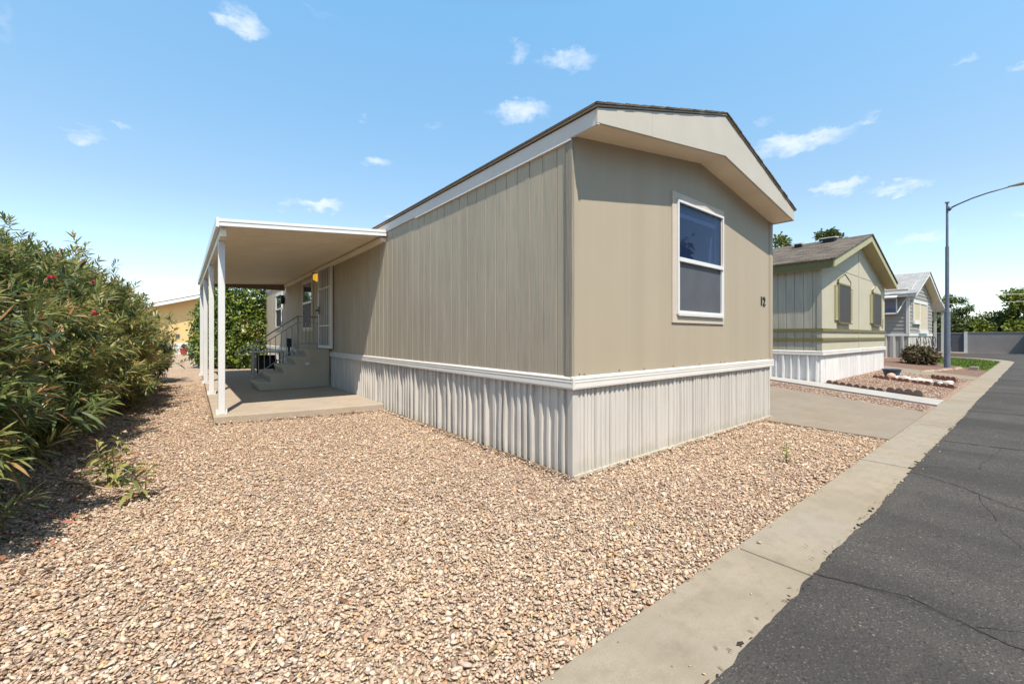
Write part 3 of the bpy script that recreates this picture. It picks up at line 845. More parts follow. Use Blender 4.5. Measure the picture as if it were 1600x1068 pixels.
# house number 12
def text_obj(txt, size, loc, rot, mat, name, par, extrude=.006):
    cu = bpy.data.curves.new(name, 'FONT'); cu.body = txt; cu.size = size; cu.extrude = extrude
    cu.align_x = 'CENTER'; cu.align_y = 'CENTER'; cu.space_character = 1.1; cu.offset = .004
    tmp = bpy.data.objects.new(name + '_src', cu); COL.objects.link(tmp)
    dg = bpy.context.evaluated_depsgraph_get()
    me = bpy.data.meshes.new_from_object(tmp.evaluated_get(dg))
    bpy.data.objects.remove(tmp); bpy.data.curves.remove(cu)
    o = bpy.data.objects.new(name, me); me.materials.clear(); me.materials.append(mat)
    COL.objects.link(o); o.parent = par
    o.location = Vector(loc) - wloc(par); o.rotation_euler = rot
    return o
text_obj('12', .195, (7.36, HY0 - .008, 1.91), (R(90), 0, 0), M['digit'], 'house_number', home)

# left wall fittings under the patio cover (wall faces -X)
def win_side(par, y0, y1, z0, z1, x, trim=.07, rail=.55, glass='glass', lower='black', tm='windowtrim'):
    mb = MB().box(x - .02, x, y0, y1, z0, z0 + trim).box(x - .02, x, y0, y1, z1 - trim, z1)
    mb.box(x - .019, x, y0, y0 + trim, z0 + trim, z1 - trim).box(x - .019, x, y1 - trim, y1, z0 + trim, z1 - trim)
    w = mb.build('window', M[tm], par)
    zr = z0 + (z1 - z0) * rail
    mb = MB().box(x - .035, x - .002, y0 + trim, y1 - trim, zr - .03, zr + .03)
    f = .03
    mb.box(x - .034, x - .002, y0 + trim, y0 + trim + f, z0 + trim, z1 - trim).box(x - .034, x - .002, y1 - trim - f, y1 - trim, z0 + trim, z1 - trim)
    mb.box(x - .033, x - .002, y0 + trim + f, y1 - trim - f, z0 + trim, z0 + trim + f).box(x - .033, x - .002, y0 + trim + f, y1 - trim - f, z1 - trim - f, z1 - trim)
    mb.build('frame', M['white'], w)
    MB().box(x - .012, x - .004, y0 + trim + f, y1 - trim - f, zr + .03, z1 - trim - f).build('upper_pane', M[glass], w)
    MB().box(x - .012, x - .004, y0 + trim + f, y1 - trim - f, z0 + trim + f, zr - .03).build('lower_pane', M[lower], w)
    return w
win_side(home, 12.5, 13.75, 1.5, 3.0, HX0 - .002)
win_side(home, 17.0, 18.3, 1.62, 2.98, HX0 - .002, tm='white')
# security door of white bars over a dark doorway, hinged flat on the wall
mb = MB().box(HX0 - .03, HX0 - .002, 10.52, 11.66, 1.05, 3.12)
door = mb.build('door', m_paint('beige door panel', (.20, .165, .12), .1, 3, .6), home)
mb = MB()
for y in (10.5, 11.6): mb.box(HX0 - .085, HX0 - .031, y, y + .075, 1.05, 3.13)
mb.box(HX0 - .084, HX0 - .031, 10.575, 11.6, 1.05, 1.12).box(HX0 - .084, HX0 - .031, 10.575, 11.6, 3.05, 3.13).box(HX0 - .075, HX0 - .045, 10.575, 11.6, 1.60, 1.63).box(HX0 - .075, HX0 - .045, 10.575, 11.6, 2.55, 2.58)
for k in range(1, 6):
    y = 10.575 + k * 1.025 / 6
    mb.box(HX0 - .066, HX0 - .054, y - .008, y + .008, 1.12, 3.05)
sd = mb.build('security_grille', M['white'], door)
mb = MB().tube([(HX0 - .09, 11.6, 2.02), (HX0 - .15, 11.6, 2.02), (HX0 - .16, 11.5, 2.02)], .022, 8)
mb.box(HX0 - .1, HX0 - .08, 11.55, 11.66, 1.93, 2.12)
mb.build('handle', M['darksteel'], door)
mb = MB().lathe((HX0 - .055, 12.07, 2.86), [(.03, 0), (.055, .015), (.06, .08), (.06, .13), (.04, .16), (.02, .18)], 12)
mb.box(HX0 - .03, HX0, 12.0, 12.14, 2.84, 3.08)
pl = mb.build('porch_light', M['lens'], home)
MB().lathe((HX0 - .055, 12.07, 3.035), [(.08, 0), (.085, .02), (.03, .05)], 12).build('lamp_cap', M['darksteel'], pl)
mb = MB().box(HX0 - .12, HX0 - .02, 16.6, 16.72, 2.5, 2.78).box(HX0 - .03, HX0, 16.58, 16.74, 2.58, 2.70).box(HX0 - .14, HX0 - .01, 16.58, 16.74, 2.78, 2.81)
mb.build('wall_lantern', M['blackmetal'], home)

# ------------------------------------------------------------------ patio slab, cover, steps
MB().prism([(.385, 7.80), (2.915, 7.36), (2.915, 17.85), (.56, 17.9)], 'z', -.08, .112).build('patio_slab', M['slab'], bevel=.012)['kind'] = 'structure'
cover = thing('patio_cover', 'white metal patio cover on four square posts beside the home', 'patio cover', (1.6, 12, .11))
yn = lambda x: 7.20 + (2.87 - x) * .12
ye = 16.3
zc = lambda x: 3.155 - (2.86 - x) * .065
mb = MB()
pr = []; y = 7.22
prof = []
while y < ye:
    prof += [(y, .0), (y + .115, .0), (y + .122, .05), (y + .145, .05), (y + .152, .0)]
    y += .152
V = []; n = len(prof)
for (yy, dz) in prof:
    a = min(1, max(0, (yy - 7.22) / .5))
    V.append((2.884, yy, zc(2.884) + dz)); V.append((.47, yy + (1 - a) * .28, zc(.47) + dz))
mb.add(V, [(2 * i, 2 * i + 1, 2 * i + 3, 2 * i + 2) for i in range(n - 1)])
mb.add([(p[0], p[1], p[2] + .012) for p in V], [(2 * i, 2 * i + 1, 2 * i + 3, 2 * i + 2) for i in range(n - 1)])
mb.build('roof_pan', M['pan'], cover, recalc=False)
mb = MB().hexa([(2.87, yn(2.87) - .02, zc(2.87) - .012), (.44, yn(.44) - .02, zc(.44) - .012), (.44, yn(.44) + .025, zc(.44) - .012), (2.87, yn(2.87) + .025, zc(2.87) - .012)],
               [(2.87, yn(2.87) - .02, zc(2.87) + .088), (.44, yn(.44) - .02, zc(.44) + .088), (.44, yn(.44) + .025, zc(.44) + .088), (2.87, yn(2.87) + .025, zc(2.87) + .088)])
mb.hexa([(2.872, yn(2.87) - .028, zc(2.87) + .05), (.438, yn(.44) - .028, zc(.44) + .05), (.438, yn(.44) - .0, zc(.44) + .05), (2.872, yn(2.87) - .0, zc(2.87) + .05)],
        [(2.872, yn(2.87) - .028, zc(2.87) + .095), (.438, yn(.44) - .028, zc(.44) + .095), (.438, yn(.44) - .0, zc(.44) + .095), (2.872, yn(2.87) - .0, zc(2.87) + .095)])
mb.build('end_fascia', M['white'], cover)
zo = zc(.44)
mb = MB().box(.40, .438, yn(.44) - .02, ye + .05, zo - .03, zo + .11).box(.438, .47, yn(.44), ye + .05, zo - .03, zo - .01)
mb.build('gutter', M['white'], cover)
MB().box(.455, .53, yn(.44) + .05, ye, zo - .145, zo - .032).build('header_beam', M['pan'], cover)
MB().box(2.80, 2.888, 7.25, ye, 3.055, 3.128).build('wall_hanger', M['pan'], cover)
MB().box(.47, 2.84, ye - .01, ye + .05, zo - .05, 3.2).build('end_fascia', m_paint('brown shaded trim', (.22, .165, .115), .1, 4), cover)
for yy in (8.02, 10.85, 13.55, 16.15):
    post = MB().box(.455, .545, yy - .045, yy + .045, .112, zo - .145)
    post.build('post', M['white'], cover, bevel=.006)
    p = cover.children[-1]
    f = MB().box(.425, .575, yy - .02, yy + .02, .112, .19).box(.44, .46, yy - .06, yy + .06, .112, .125).box(.54, .56, yy - .06, yy + .06, .112, .125)
    po = [c for c in cover.children if c.name.startswith('post')][-1]
    f.build('foot_bracket', M['white'], po)

steps = thing('porch_steps', 'sand coloured moulded steps leading up to the barred door', 'steps', (2.1, 11.3, .112))
mb = MB()
YS0, YS1 = 10.78, 11.86
prof = [(2.86, .113), (1.36, .113), (1.30, .285), (1.33, .30), (1.60, .30), (1.545, .47), (1.575, .485), (1.86, .485), (1.805, .655), (1.835, .67), (2.12, .67), (2.065, .84), (2.095, .855), (2.36, .855), (2.305, 1.02), (2.335, 1.035), (2.86, 1.035)]
n = len(prof)
def inset(t): return prof
V = []
ring = []
for (yy, dx) in ((YS0 + .0, .03), (YS0 + .05, 0), (YS1 - .05, 0), (YS1, .03)):
    for (x_, z_) in prof: V.append((x_ + (dx if x_ < 2.8 else 0), yy, z_))
Fc = [tuple(range(n)), tuple(range(3 * n, 4 * n))]
for j in range(3):
    for i in range(n):
        i2 = (i + 1) % n
        Fc.append((j * n + i, j * n + i2, (j + 1) * n + i2, (j + 1) * n + i))
mb.add(V, Fc)
mb.build('step_body', M['steps'], steps, bevel=.015)
MB().lathe((0, 0, 0), [(.05, 0), (.055, .01), (.04, .022), (.0, .026)], 14).xf(lambda p: (2.36 + p[0], YS0 - p[2], .69 + p[1] * .7)).build('step_light', M['white'], steps)

rail = thing('stair_railing', 'grey metal stair railing along the far side of the porch steps', 'railing', (2.1, 11.8, .3))
yr = YS1 - .07
for (x0, x1, z0, z1) in ((2.33, 2.37, 1.035, 1.86), (2.80, 2.84, 1.035, 1.84), (1.34, 1.38, .30, 1.14)):
    MB().box(x0, x1, yr - .02, yr + .02, z0, z1).build('post', M['alu'], rail)
mb = MB().tube([(2.84, yr, 1.845), (2.35, yr, 1.87), (1.36, yr, 1.15), (1.1, yr, .985), (1.02, yr, .95), (.99, yr, .915), (1.03, yr, .885), (1.1, yr, .895), (1.36, yr, 1.04)], .017, 8)
mb.build('handrail', M['alu'], rail, smooth=True)
MB().tube([(2.84, yr, 1.16), (2.36, yr, 1.16)], .012, 6).build('lower_rail', M['alu'], rail)
MB().tube([(2.84, yr, 1.70), (2.36, yr, 1.72), (1.36, yr, 1.0)], .012, 6).build('middle_rail', M['alu'], rail)
MB().tube([(2.33, yr, 1.06), (1.38, yr, .36)], .012, 6).build('lower_rail', M['alu'], rail)
for k in range(1, 5): MB().tube([(2.36 + k * .09, yr, 1.16), (2.36 + k * .09, yr, 1.715)], .009, 6).build('baluster', M['alu'], rail)
for k in range(1, 8):
    x_ = 1.36 + k * .122
    MB().tube([(x_, yr, .345 + (x_ - 1.36) * .737), (x_, yr, 1.0 + (x_ - 1.36) * .727)], .009, 6).build('baluster', M['alu'], rail)

tab = thing('patio_table', 'small white topped table standing behind the porch steps', 'table', (2.15, 15.4, .112))
MB().box(1.72, 2.62, 15.0, 15.7, .83, .87).build('tabletop', M['white'], tab, bevel=.01)
for x_ in (1.77, 2.57):
    for y_ in (15.05, 15.65): MB().box(x_ - .02, x_ + .02, y_ - .02, y_ + .02, .112, .83).build('leg', M['alu'], tab)
gr = thing('barbecue_grill', 'black barbecue box tucked under the white patio table', 'barbecue', (2.1, 15.35, .112))
MB().box(1.84, 2.42, 15.12, 15.58, .3, .62).build('firebox', M['black'], gr, bevel=.03)
MB().prism([(15.14, .622), (15.56, .622), (15.5, .74), (15.2, .74)], 'x', 1.86, 2.40).build('lid', M['black'], gr, bevel=.03)
for x_ in (1.9, 2.36):
    MB().tube([(x_, 15.35, .112), (x_, 15.35, .3)], .02, 6).build('leg', M['blackmetal'], gr)
ub = thing('utility_pedestal', 'slim dark blue post and box standing in for the shaded wall corner', 'utility post', (2.72, 15.0, .112))  # shaded corner of the wall drawn as a dark blue post
MB().tube([(2.72, 14.95, .112), (2.72, 14.95, 1.12)], .035, 8).build('shade_pipe', M['bluegrey'], ub)
MB().box(2.64, 2.80, 14.88, 15.02, 1.0, 1.28).build('meter_box', M['bluegrey'], ub, bevel=.01)  # dark top of the post that stands for shade

# ------------------------------------------------------------------ neighbour with olive trim
h2 = thing('gabled_mobile_home', 'pale green mobile home with olive trim and brown shingle roof next door', 'mobile home', (16.8, 9, .1))
AX0, AX1, AY0, AY1, AXM = 13.02, 20.6, 3.346, 17.0, 16.81
mb = grooved(AX0, AY0 + .09, AY1, .93, 3.3, .2032, 6, .012, .012)
mb.build('side_wall', M['h2side'], h2, recalc=False)
gable_wall(AX0 + .001, AX1, AY0, .93, 3.22, AXM, 4.36, [AXM + .01]).build('front_wall', M['h2front'], h2)
mb = MB().box(AXM - .035, AXM + .035, AY0 - .012, AY0, .97, 4.3).box(AX0 + .3, AX1 - .3, AY0 - .008, AY0 - .001, 3.235, 3.255)
mb.build('joint_batten', M['h2front'], h2)
MB().box(AX1 - .05, AX1, AY0 + .06, AY1, .0, 3.3).build('far_side_wall', M['h2side'], h2)
MB().box(AX0 + .01, AX1 - .01, AY1 - .05, AY1, .0, 3.3).build('rear_wall', M['h2front'], h2)
MB().box(AX0 - .015, AX0 + .02, AY0 - .004, AY0 + .10, .95, 3.3).build('corner_board', M['h2side'], h2)
for z in (1.22, 1.47):
    mb = MB().box(AX0 - .028, AX0 - .001, AY0 - .03, AY1, z, z + .085).box(AX0 - .001, AX1, AY0 - .03, AY0 - .001, z, z + .085)
    mb.build('trim_band', M['olive'], h2)
cap([('y', AX0 + .002, AY0 - .03, AY1), ], par=h2, sc=1.3)
cap([('x', AY0 + .002, AX0 - .026, AXM + .3), ('x', AY0 - .006, AXM + .3, AX1 + .02)], par=h2, sc=1.3)
ribbed((AX0 + .03, AY0 + .03), (0, 1), (-1, 0), AY1 - AY0 - .05, .0, .87, .05, 21, .01, 6, (.14, .24)).build('skirting', M['vinyl2'], h2, recalc=False)
ribbed((AX0 + .03, AY0 + .03), (1, 0), (0, -1), AX1 - AX0 - .05, .0, .87, .014, 22, .006, 6).build('skirting', M['vinyl2'], h2, recalc=False)
BX0, BX1, BY = AX0 - .19, AX1 + .19, AY0 - .32
zt2 = lambda x: 3.30 + (4.50 - 3.30) * (1 - abs(x - AXM) / (AXM - BX0))
mb = MB().prism([(BX0, zt2(BX0) - .2), (AXM, 4.30), (BX1, zt2(BX1) - .2), (BX1, zt2(BX1)), (AXM, 4.5), (BX0, zt2(BX0))], 'y', BY, BY + .03)
mb.build('gable_fascia', M['olivepale'], h2)
MB().box(BX0, BX0 + .03, BY + .03, AY1 + .2, 3.09, 3.30).build('eave_board', M['olive'], h2)
for s, (xa, xb) in enumerate(((BX0 + .03, AXM), (AXM + .002, BX1))):
    za, zb = zt2(xa) - .19, zt2(xb) - .19
    MB().hexa([(xa, BY + .03, za), (xb, BY + .03, zb), (xb, AY0, zb), (xa, AY0, za)], [(xa, BY + .03, za + .02), (xb, BY + .03, zb + .02), (xb, AY0, zb + .02), (xa, AY0, za + .02)]).build('soffit', M['olivepale'], h2)
MB().box(BX0 + .03, AX0, AY0, AY1, 3.10, 3.12).build('soffit', M['olivepale'], h2)
mb = MB()
for (xa, za, xb, zb) in ((BX0 - .04, 3.29, AXM, 4.505), (BX1 + .04, 3.29, AXM, 4.505)):
    mb.hexa([(xa, BY - .03, za), (xb, BY - .03, zb), (xb, AY1 + .2, zb), (xa, AY1 + .2, za)], [(xa, BY - .03, za + .035), (xb, BY - .03, zb + .035), (xb, AY1 + .2, zb + .035), (xa, AY1 + .2, za + .035)])
rf2 = mb.build('roof', M['shingle2'], h2)
for (vx, vy, s) in ((16.3, 3.98, .15), (16.0, 4.75, .09)):
    zz = zt2(vx) + .03
    mb = MB().box(vx - s, vx + s, vy - s, vy + s, zz - .08, zz + .10)
    v_ = mb.build('roof_vent', M['black'], rf2)
    MB().hexa([(vx - s - .05, vy - s - .05, zz + .10), (vx + s + .05, vy - s - .05, zz + .14), (vx + s + .05, vy + s + .05, zz + .14), (vx - s - .05, vy + s + .05, zz + .10)],
              [(vx - s - .05, vy - s - .05, zz + .13), (vx + s + .05, vy - s - .05, zz + .17), (vx + s + .05, vy + s + .05, zz + .17), (vx - s - .05, vy + s + .05, zz + .13)]).build('vent_hood', M['eave'], rf2)
def win_h2(x0, x1, z0, z1):
    y = AY0
    mb = MB().box(x0 - .06, x0, y - .06, y, z0 - .06, z1 + .05).box(x1, x1 + .06, y - .06, y, z0 - .06, z1 + .05).box(x0, x1, y - .06, y, z1, z1 + .05)
    mb.box(x0 - .08, x1 + .08, y - .09, y, z0 - .10, z0 - .06)
    w = mb.build('window', M['olive'], h2)
    MB().box(x0, x1, y - .05, y - .01, z0 - .06, z1).build('sun_screen', M['darkscreen'], w)
    # peaked header panel with an olive outline
    xm = (x0 + x1) / 2
    MB().prism([(x0 - .05, z1 + .055), (x1 + .05, z1 + .055), (x1 + .05, z1 + .15), (xm, z1 + .34), (x0 - .05, z1 + .15)], 'y', y - .045, y - .001).build('header_panel', M['h2front'], w)
    mb = MB()
    mb.tube([(x0 - .06, y - .05, z1 + .05), (x0 - .06, y - .05, z1 + .16), (xm, y - .05, z1 + .35), (x1 + .06, y - .05, z1 + .16), (x1 + .06, y - .05, z1 + .05)], .012, 5)
    mb.build('header_trim', M['olive'], w)
    for (sx, sg) in ((x0 - .27, 1), (x1 + .10, 1)):
        mb = MB().box(sx, sx + .17, y - .03, y - .001, z0 + .02, z1 - .05)
        s_ = mb.build('shutter', M['h2front'], w)
        t = MB().box(sx - .025, sx, y - .045, y - .001, z0, z1 - .03).box(sx + .17, sx + .19, y - .045, y - .001, z0, z1 - .03).box(sx, sx + .17, y - .045, y - .001, z1 - .05, z1 - .03).box(sx, sx + .17, y - .045, y - .001, z0, z0 + .02)
        for k in range(12):
            zz = z0 + .08 + k * (z1 - z0 - .18) / 12
            t.box(sx, sx + .17, y - .040, y - .029, zz, zz + .03)
        t.build('louvre', M['olivepale'], s_)
win_h2(14.42, 15.55, 1.80, 2.80)
win_h2(18.55, 19.65, 1.80, 2.80)
MB().box(20.1, 20.28, AY0 - .05, AY0, 1.72, 1.98).build('meter_box', M['h2front'], h2)

# scalloped edging, river rocks, planter in the neighbour's yard
def scallop(pts_n, x, y, dx, dy, r, mat, name, label, group, h=.03, thick=.06):
    """pts_n half-round lobes in one block, direction (dx,dy)"""
    L = r * 2 * pts_n; prof = [(0, -.08)]
    for k in range(pts_n):
        for j in range(9):
            a = math.pi - math.pi * j / 8
            prof.append((r + 2 * r * k + r * math.cos(a) * .97, h + r * math.sin(a) * .8))
    prof.append((L, -.08))
    nx, ny = -dy * thick / 2, dx * thick / 2; z = G(x, y)
    m = len(prof)
    mb = MB().add([(x + dx * s + nx, y + dy * s + ny, z + q) for s, q in prof] + [(x + dx * s - nx, y + dy * s - ny, z + q) for s, q in prof],
                  [tuple(range(m)), tuple(range(2 * m - 1, m - 1, -1))] + [(i, (i + 1) % m, m + (i + 1) % m, m + i) for i in range(m)])
    t = thing(name, label, 'garden edging', (x, y, z), group)
    mb.build('scalloped_block', mat, t)
    return t
d0 = Vector((12.43 - 13.18, 1.48 - 3.33)).normalized()
ords = ['first', 'second', 'third', 'fourth', 'fifth', 'sixth', 'seventh', 'eighth']
for k in range(8):
    px, py = 13.2 + d0.x * k * .165, 3.28 + d0.y * k * .165
    scallop(1, px, py, d0.x, d0.y, .075, M['edging'], 'edging_stone', 'single brown half-round edging stone, %s from the neighbour\'s skirting corner' % ords[k], 'half-round edging stones along the path')
scallop(4, 13.2 + d0.x * 1.36, 3.28 + d0.y * 1.36, d0.x, d0.y, .085, M['edging'], 'edging_block', 'long brown scalloped edging block nearest the kerb beside the path', None, h=.07)
d1 = Vector((15.45 - 16.3, 1.18 - 2.9)).normalized()
for k in range(4):
    scallop(3, 16.3 + d1.x * k * .5, 2.9 + d1.y * k * .5, d1.x, d1.y, .075, M['redge'], 'edging_block', 'low red brown scalloped block in front of the river rocks, %s from the house' % ords[k], 'red brown edging blocks round the river rocks')
d2 = Vector((17.41 - 18.11, 1.12 - 1.72)).normalized()
scallop(5, 18.15, 1.85, d2.x, d2.y, .09, M['redge'], 'edging_block', 'red brown scalloped block behind the river rocks near the kerb', None, h=.06)
v, f = ico()
for k in range(70):
    t_ = random.random(); bx = 17.0 + (16.35 - 17.0) * t_ + random.uniform(-.45, .55) * (1 - .2 * t_); by = 2.55 + (1.30 - 2.55) * t_ + random.uniform(-.12, .12)
    s = random.uniform(.05, .12)
    rr = np.random.default_rng(k)
    V = v * rr.uniform(.8, 1.1, (12, 1)) * np.array([s * 1.3, s, s * .62])
    a = rr.uniform(0, 6.28); Rm = np.array([[math.cos(a), -math.sin(a), 0], [math.sin(a), math.cos(a), 0], [0, 0, 1]])
    V = V @ Rm.T + np.array([bx, by, G(bx, by) + s * .35])
    o = np_mesh('river_rock', V, f, M['rock'], tint=np.full(12, rr.random()), smooth=False)
    md = o.modifiers.new('sub', 'SUBSURF'); md.levels = 1; md.render_levels = 1
    tag(o, 'smooth pale river rock lying in the neighbour\'s rock bed', 'rock', 'river rocks in the neighbour\'s bed')
pl = thing('planter', 'dark blue grey tub planter standing among the river rocks', 'planter', (17.0, 2.6, G(17, 2.6)))
gz_ = G(17, 2.6)
MB().lathe((17.0, 2.6, gz_), [(.13, 0), (.16, .05), (.215, .22), (.235, .24), (.235, .26), (.2, .26), (.18, .2), (.0, .19)], 20).build('tub', M['bluegrey'], pl)
bo = MB().lathe((16.62, 2.55, G(16.6, 2.55)), [(.07, 0), (.11, .04), (.115, .08), (.085, .14), (.03, .17), (.0, .172)], 14).build('boulder', m_paint('pink boulder', (.50, .34, .27), .15, 8, .85, .4), smooth=True)
tag(bo, 'round pinkish boulder in front of the dark planter', 'boulder')

# ------------------------------------------------------------------ third house (grey lap siding), turned by two degrees
h3 = thing('grey_mobile_home', 'grey lap-sided home with white trimmed steep gable and pale roof', 'mobile home', (30.5, 4.0, .15))
c3, s3 = math.cos(R(-2)), math.sin(R(-2))
T3 = lambda p: (30.5 + p[0] * c3 - p[1] * s3, 4.0 + p[0] * s3 + p[1] * c3, p[2])
def b3(mb, name, mat, par=h3, **k): return mb.xf(T3).build(name, M[mat] if isinstance(mat, str) else mat, par, **k)
W3, A3 = 6.5, 3.2
mb = MB()
z = 1.49
while z < 3.7:     # lap boards on the side wall
    mb.add([(-.004, 0, z + .2), (-.03, 0, z), (-.004, 12, z + .2), (-.03, 12, z), (-.004, 0, z), (-.004, 12, z)], [(0, 1, 3, 2), (1, 4, 5, 3)])
    z += .2
b3(mb, 'side_wall', 'h3wall')
mb = MB(); z = 1.49
while z < 4.85:    # lap boards on the gable
    hw0 = 0 if z < 3.6 else (z - 3.6) / .40
    a0, a1 = max(0, hw0), min(W3, W3 - hw0)
    hw1 = 0 if z + .2 < 3.6 else (z + .2 - 3.6) / .40
    c0, c1 = max(0, hw1), min(W3, W3 - hw1)
    if c1 - c0 > .1: mb.add([(a0, -.03, z), (a1, -.03, z), (c1, -.004, z + .2), (c0, -.004, z + .2), (a0, -.004, z), (a1, -.004, z)], [(0, 1, 2, 3), (0, 4, 5, 1)])
    z += .2
b3(mb, 'front_wall', 'h3wall')
b3(MB().box(0, W3, 0, .05, 1.4, 3.6).box(W3 - .05, W3, .05, 12, 0, 3.6).box(0, .05, .05, 12, 0, 3.6).box(.05, W3 - .05, 11.9, 12, 0, 3.6), 'inner_wall', 'h3wall')
b3(MB().box(-.05, .08, -.05, .08, 1.49, 3.7), 'corner_board', 'h3front' if 'h3front' in M else 'eave')
b3(MB().box(-.04, W3 + .02, -.045, -.002, 1.36, 1.49).box(-.045, -.002, -.002, 12, 1.36, 1.49), 'skirt_cap', 'white')
b3(ribbed((0, 0), (1, 0), (0, -1), W3, .0, 1.37, .012, 31, .004, 3), 'skirting', 'vinyl', recalc=False)
b3(ribbed((0, .03), (0, 1), (-1, 0), 11.95, .0, 1.37, .05, 32, .004, 3, (.25, .45)), 'skirting', 'vinyl', recalc=False)
zr = lambda a: 5.04 - abs(a - A3) * .398
b3(MB().prism([(-.36, zr(-.36) - .17), (A3, 4.85), (6.7, zr(6.7) - .17), (6.7, zr(6.7)), (A3, 5.04), (-.36, zr(-.36))], 'y', -.38, -.35), 'gable_fascia', 'white')
for (a0, a1) in ((-.36, A3), (A3 + .003, 6.7)):
    b3(MB().hexa([(a0, -.35, zr(a0) - .15), (a1, -.35, zr(a1) - .15), (a1, 0, zr(a1) - .15), (a0, 0, zr(a0) - .15)], [(a0, -.35, zr(a0) - .13), (a1, -.35, zr(a1) - .13), (a1, 0, zr(a1) - .13), (a0, 0, zr(a0) - .13)]), 'soffit', 'soffit')
b3(MB().box(-.36, -.33, -.35, 12, zr(-.36) - .17, zr(-.36)), 'eave_board', 'eave')
mb = MB()
for (a0, a1) in ((-.42, A3), (6.72, A3)):
    mb.hexa([(a0, -.42, zr(a0)), (a1, -.42, zr(a1)), (a1, 12.2, zr(a1)), (a0, 12.2, zr(a0))], [(a0, -.42, zr(a0) + .03), (a1, -.42, zr(a1) + .03), (a1, 12.2, zr(a1) + .03), (a0, 12.2, zr(a0) + .03)])
rf3 = b3(mb, 'roof', 'shingle3')
b3(MB().hexa([(2.1, 1.1, zr(2.1) + .0), (2.7, 1.1, zr(2.7)), (2.7, 1.7, zr(2.7)), (2.1, 1.7, zr(2.1))], [(2.1, 1.1, zr(2.1) + .1), (2.7, 1.1, zr(2.7) + .1), (2.7, 1.7, zr(2.7) + .1), (2.1, 1.7, zr(2.1) + .1)]), 'roof_vent', 'darksteel', rf3)
# shallower porch roof carried on the right
b3(MB().hexa([(6.7, -.38, zr(6.7) - .10), (8.75, -.38, 2.95), (8.75, 9, 2.95), (6.7, 9, zr(6.7) - .10)], [(6.7, -.38, zr(6.7)), (8.75, -.38, 3.04), (8.75, 9, 3.04), (6.7, 9, zr(6.7))]), 'porch_roof', 'white')
for (a_, b_) in ((8.35, .1), (8.6, -.22)):
    b3(MB().box(a_ - .06, a_ + .06, b_ - .06, b_ + .06, 0, 2.97), 'post', 'eave')
b3(MB().box(8.05, 8.12, 3, 3.08, 0, 2.97), 'post', 'eave')
# stepped double window with tan blinds
mb = MB().box(.85, 4.6, -.09, -.03, 3.2, 3.36).box(.85, 1.0, -.08, -.03, 2.2, 3.2).box(2.42, 2.62, -.08, -.03, 1.68, 3.2).box(4.42, 4.6, -.08, -.03, 1.68, 3.2).box(.78, 2.42, -.12, -.03, 2.02, 2.2).box(2.3, 4.68, -.12, -.03, 1.5, 1.68)
w3 = b3(mb, 'window', 'white')
b3(MB().box(1.0, 2.42, -.055, -.035, 2.2, 3.2), 'blind', 'blind', w3)
b3(MB().box(2.62, 4.42, -.055, -.035, 1.68, 3.2), 'blind', 'blind', w3)
mb = MB().box(-.36, -.03, .42, 1.35, 2.55, 2.63).box(-.12, -.03, .42, .47, 2.63, 3.4).box(-.12, -.03, 1.3, 1.35, 2.63, 3.4).box(-.12, -.03, .42, 1.35, 3.4, 3.46)
w3 = b3(mb, 'window', 'white')
b3(MB().box(-.07, -.035, .47, 1.3, 2.63, 3.4), 'pane', m_glass('pale reflecting glass', (.10, .13, .20), 2.2), w3)
b3(MB().hexa([(-.7, .35, 3.42), (-.02, .35, 3.62), (-.02, 1.45, 3.62), (-.7, 1.45, 3.42)], [(-.7, .35, 3.45), (-.02, .35, 3.67), (-.02, 1.45, 3.67), (-.7, 1.45, 3.45)]), 'awning', 'white')
tag(MB().tube([(30.02, 4.37, 2.6), (31.0, 3.73, 4.33)], .028, 6).build('support_rod', M['eave']), 'thin pale rod slanting from the awning up to the grey home\'s roof', 'rod')
# scrolled wire trellis in front of the white skirting
mb = MB()
for k in range(4):
    cx_ = .9 + k * 1.45
    pts = []
    for i in range(22):
        a = i / 21 * 2.4 * math.pi; r_ = .42 * (1 - i / 30)
        pts.append((cx_ + r_ * math.cos(math.pi - a) * 1.2, -.3, .95 + r_ * math.sin(math.pi - a)))
    mb.tube(pts, .018, 5)
mb.tube([(.2, -.3, .1), (.2, -.3, 1.25)], .02, 5).tube([(6.2, -.3, .1), (6.2, -.3, 1.25)], .02, 5).tube([(.2, -.3, .55), (6.2, -.3, .55)], .016, 5)
tag(mb.xf(T3).build('wire_trellis', M['blackmetal']), 'dark scrolled wire trellis against the grey home\'s white skirting', 'trellis')
tag(MB().box(24.3, 24.85, 1.2, 1.42, -.02, .14).build('stone_block', m_paint('grey block', (.25, .22, .19), .15, 8, .9)), 'low dark stone block at the corner of the lawn bed', 'stone block')
mb = MB()
for k in range(46):
    x_ = 20.6 + k * .09 + random.uniform(-.03, .03); y_ = 1.32 + k * .008 + random.uniform(-.06, .06) + (4.1 - k * .09) * .25
    s = random.uniform(.05, .10); z_ = G(x_, y_)
    mb.lathe((x_, y_, z_ - .02), [(s, 0), (s * 1.1, s * .4), (s * .6, s * .9), (0, s)], 7)
tag(mb.build('bed_cobbles', m_paint('tan cobble', (.36, .27, .20), .25, 12, .9, .4)), 'row of rough tan cobbles edging the mulch bed', 'cobbles', kind='stuff')

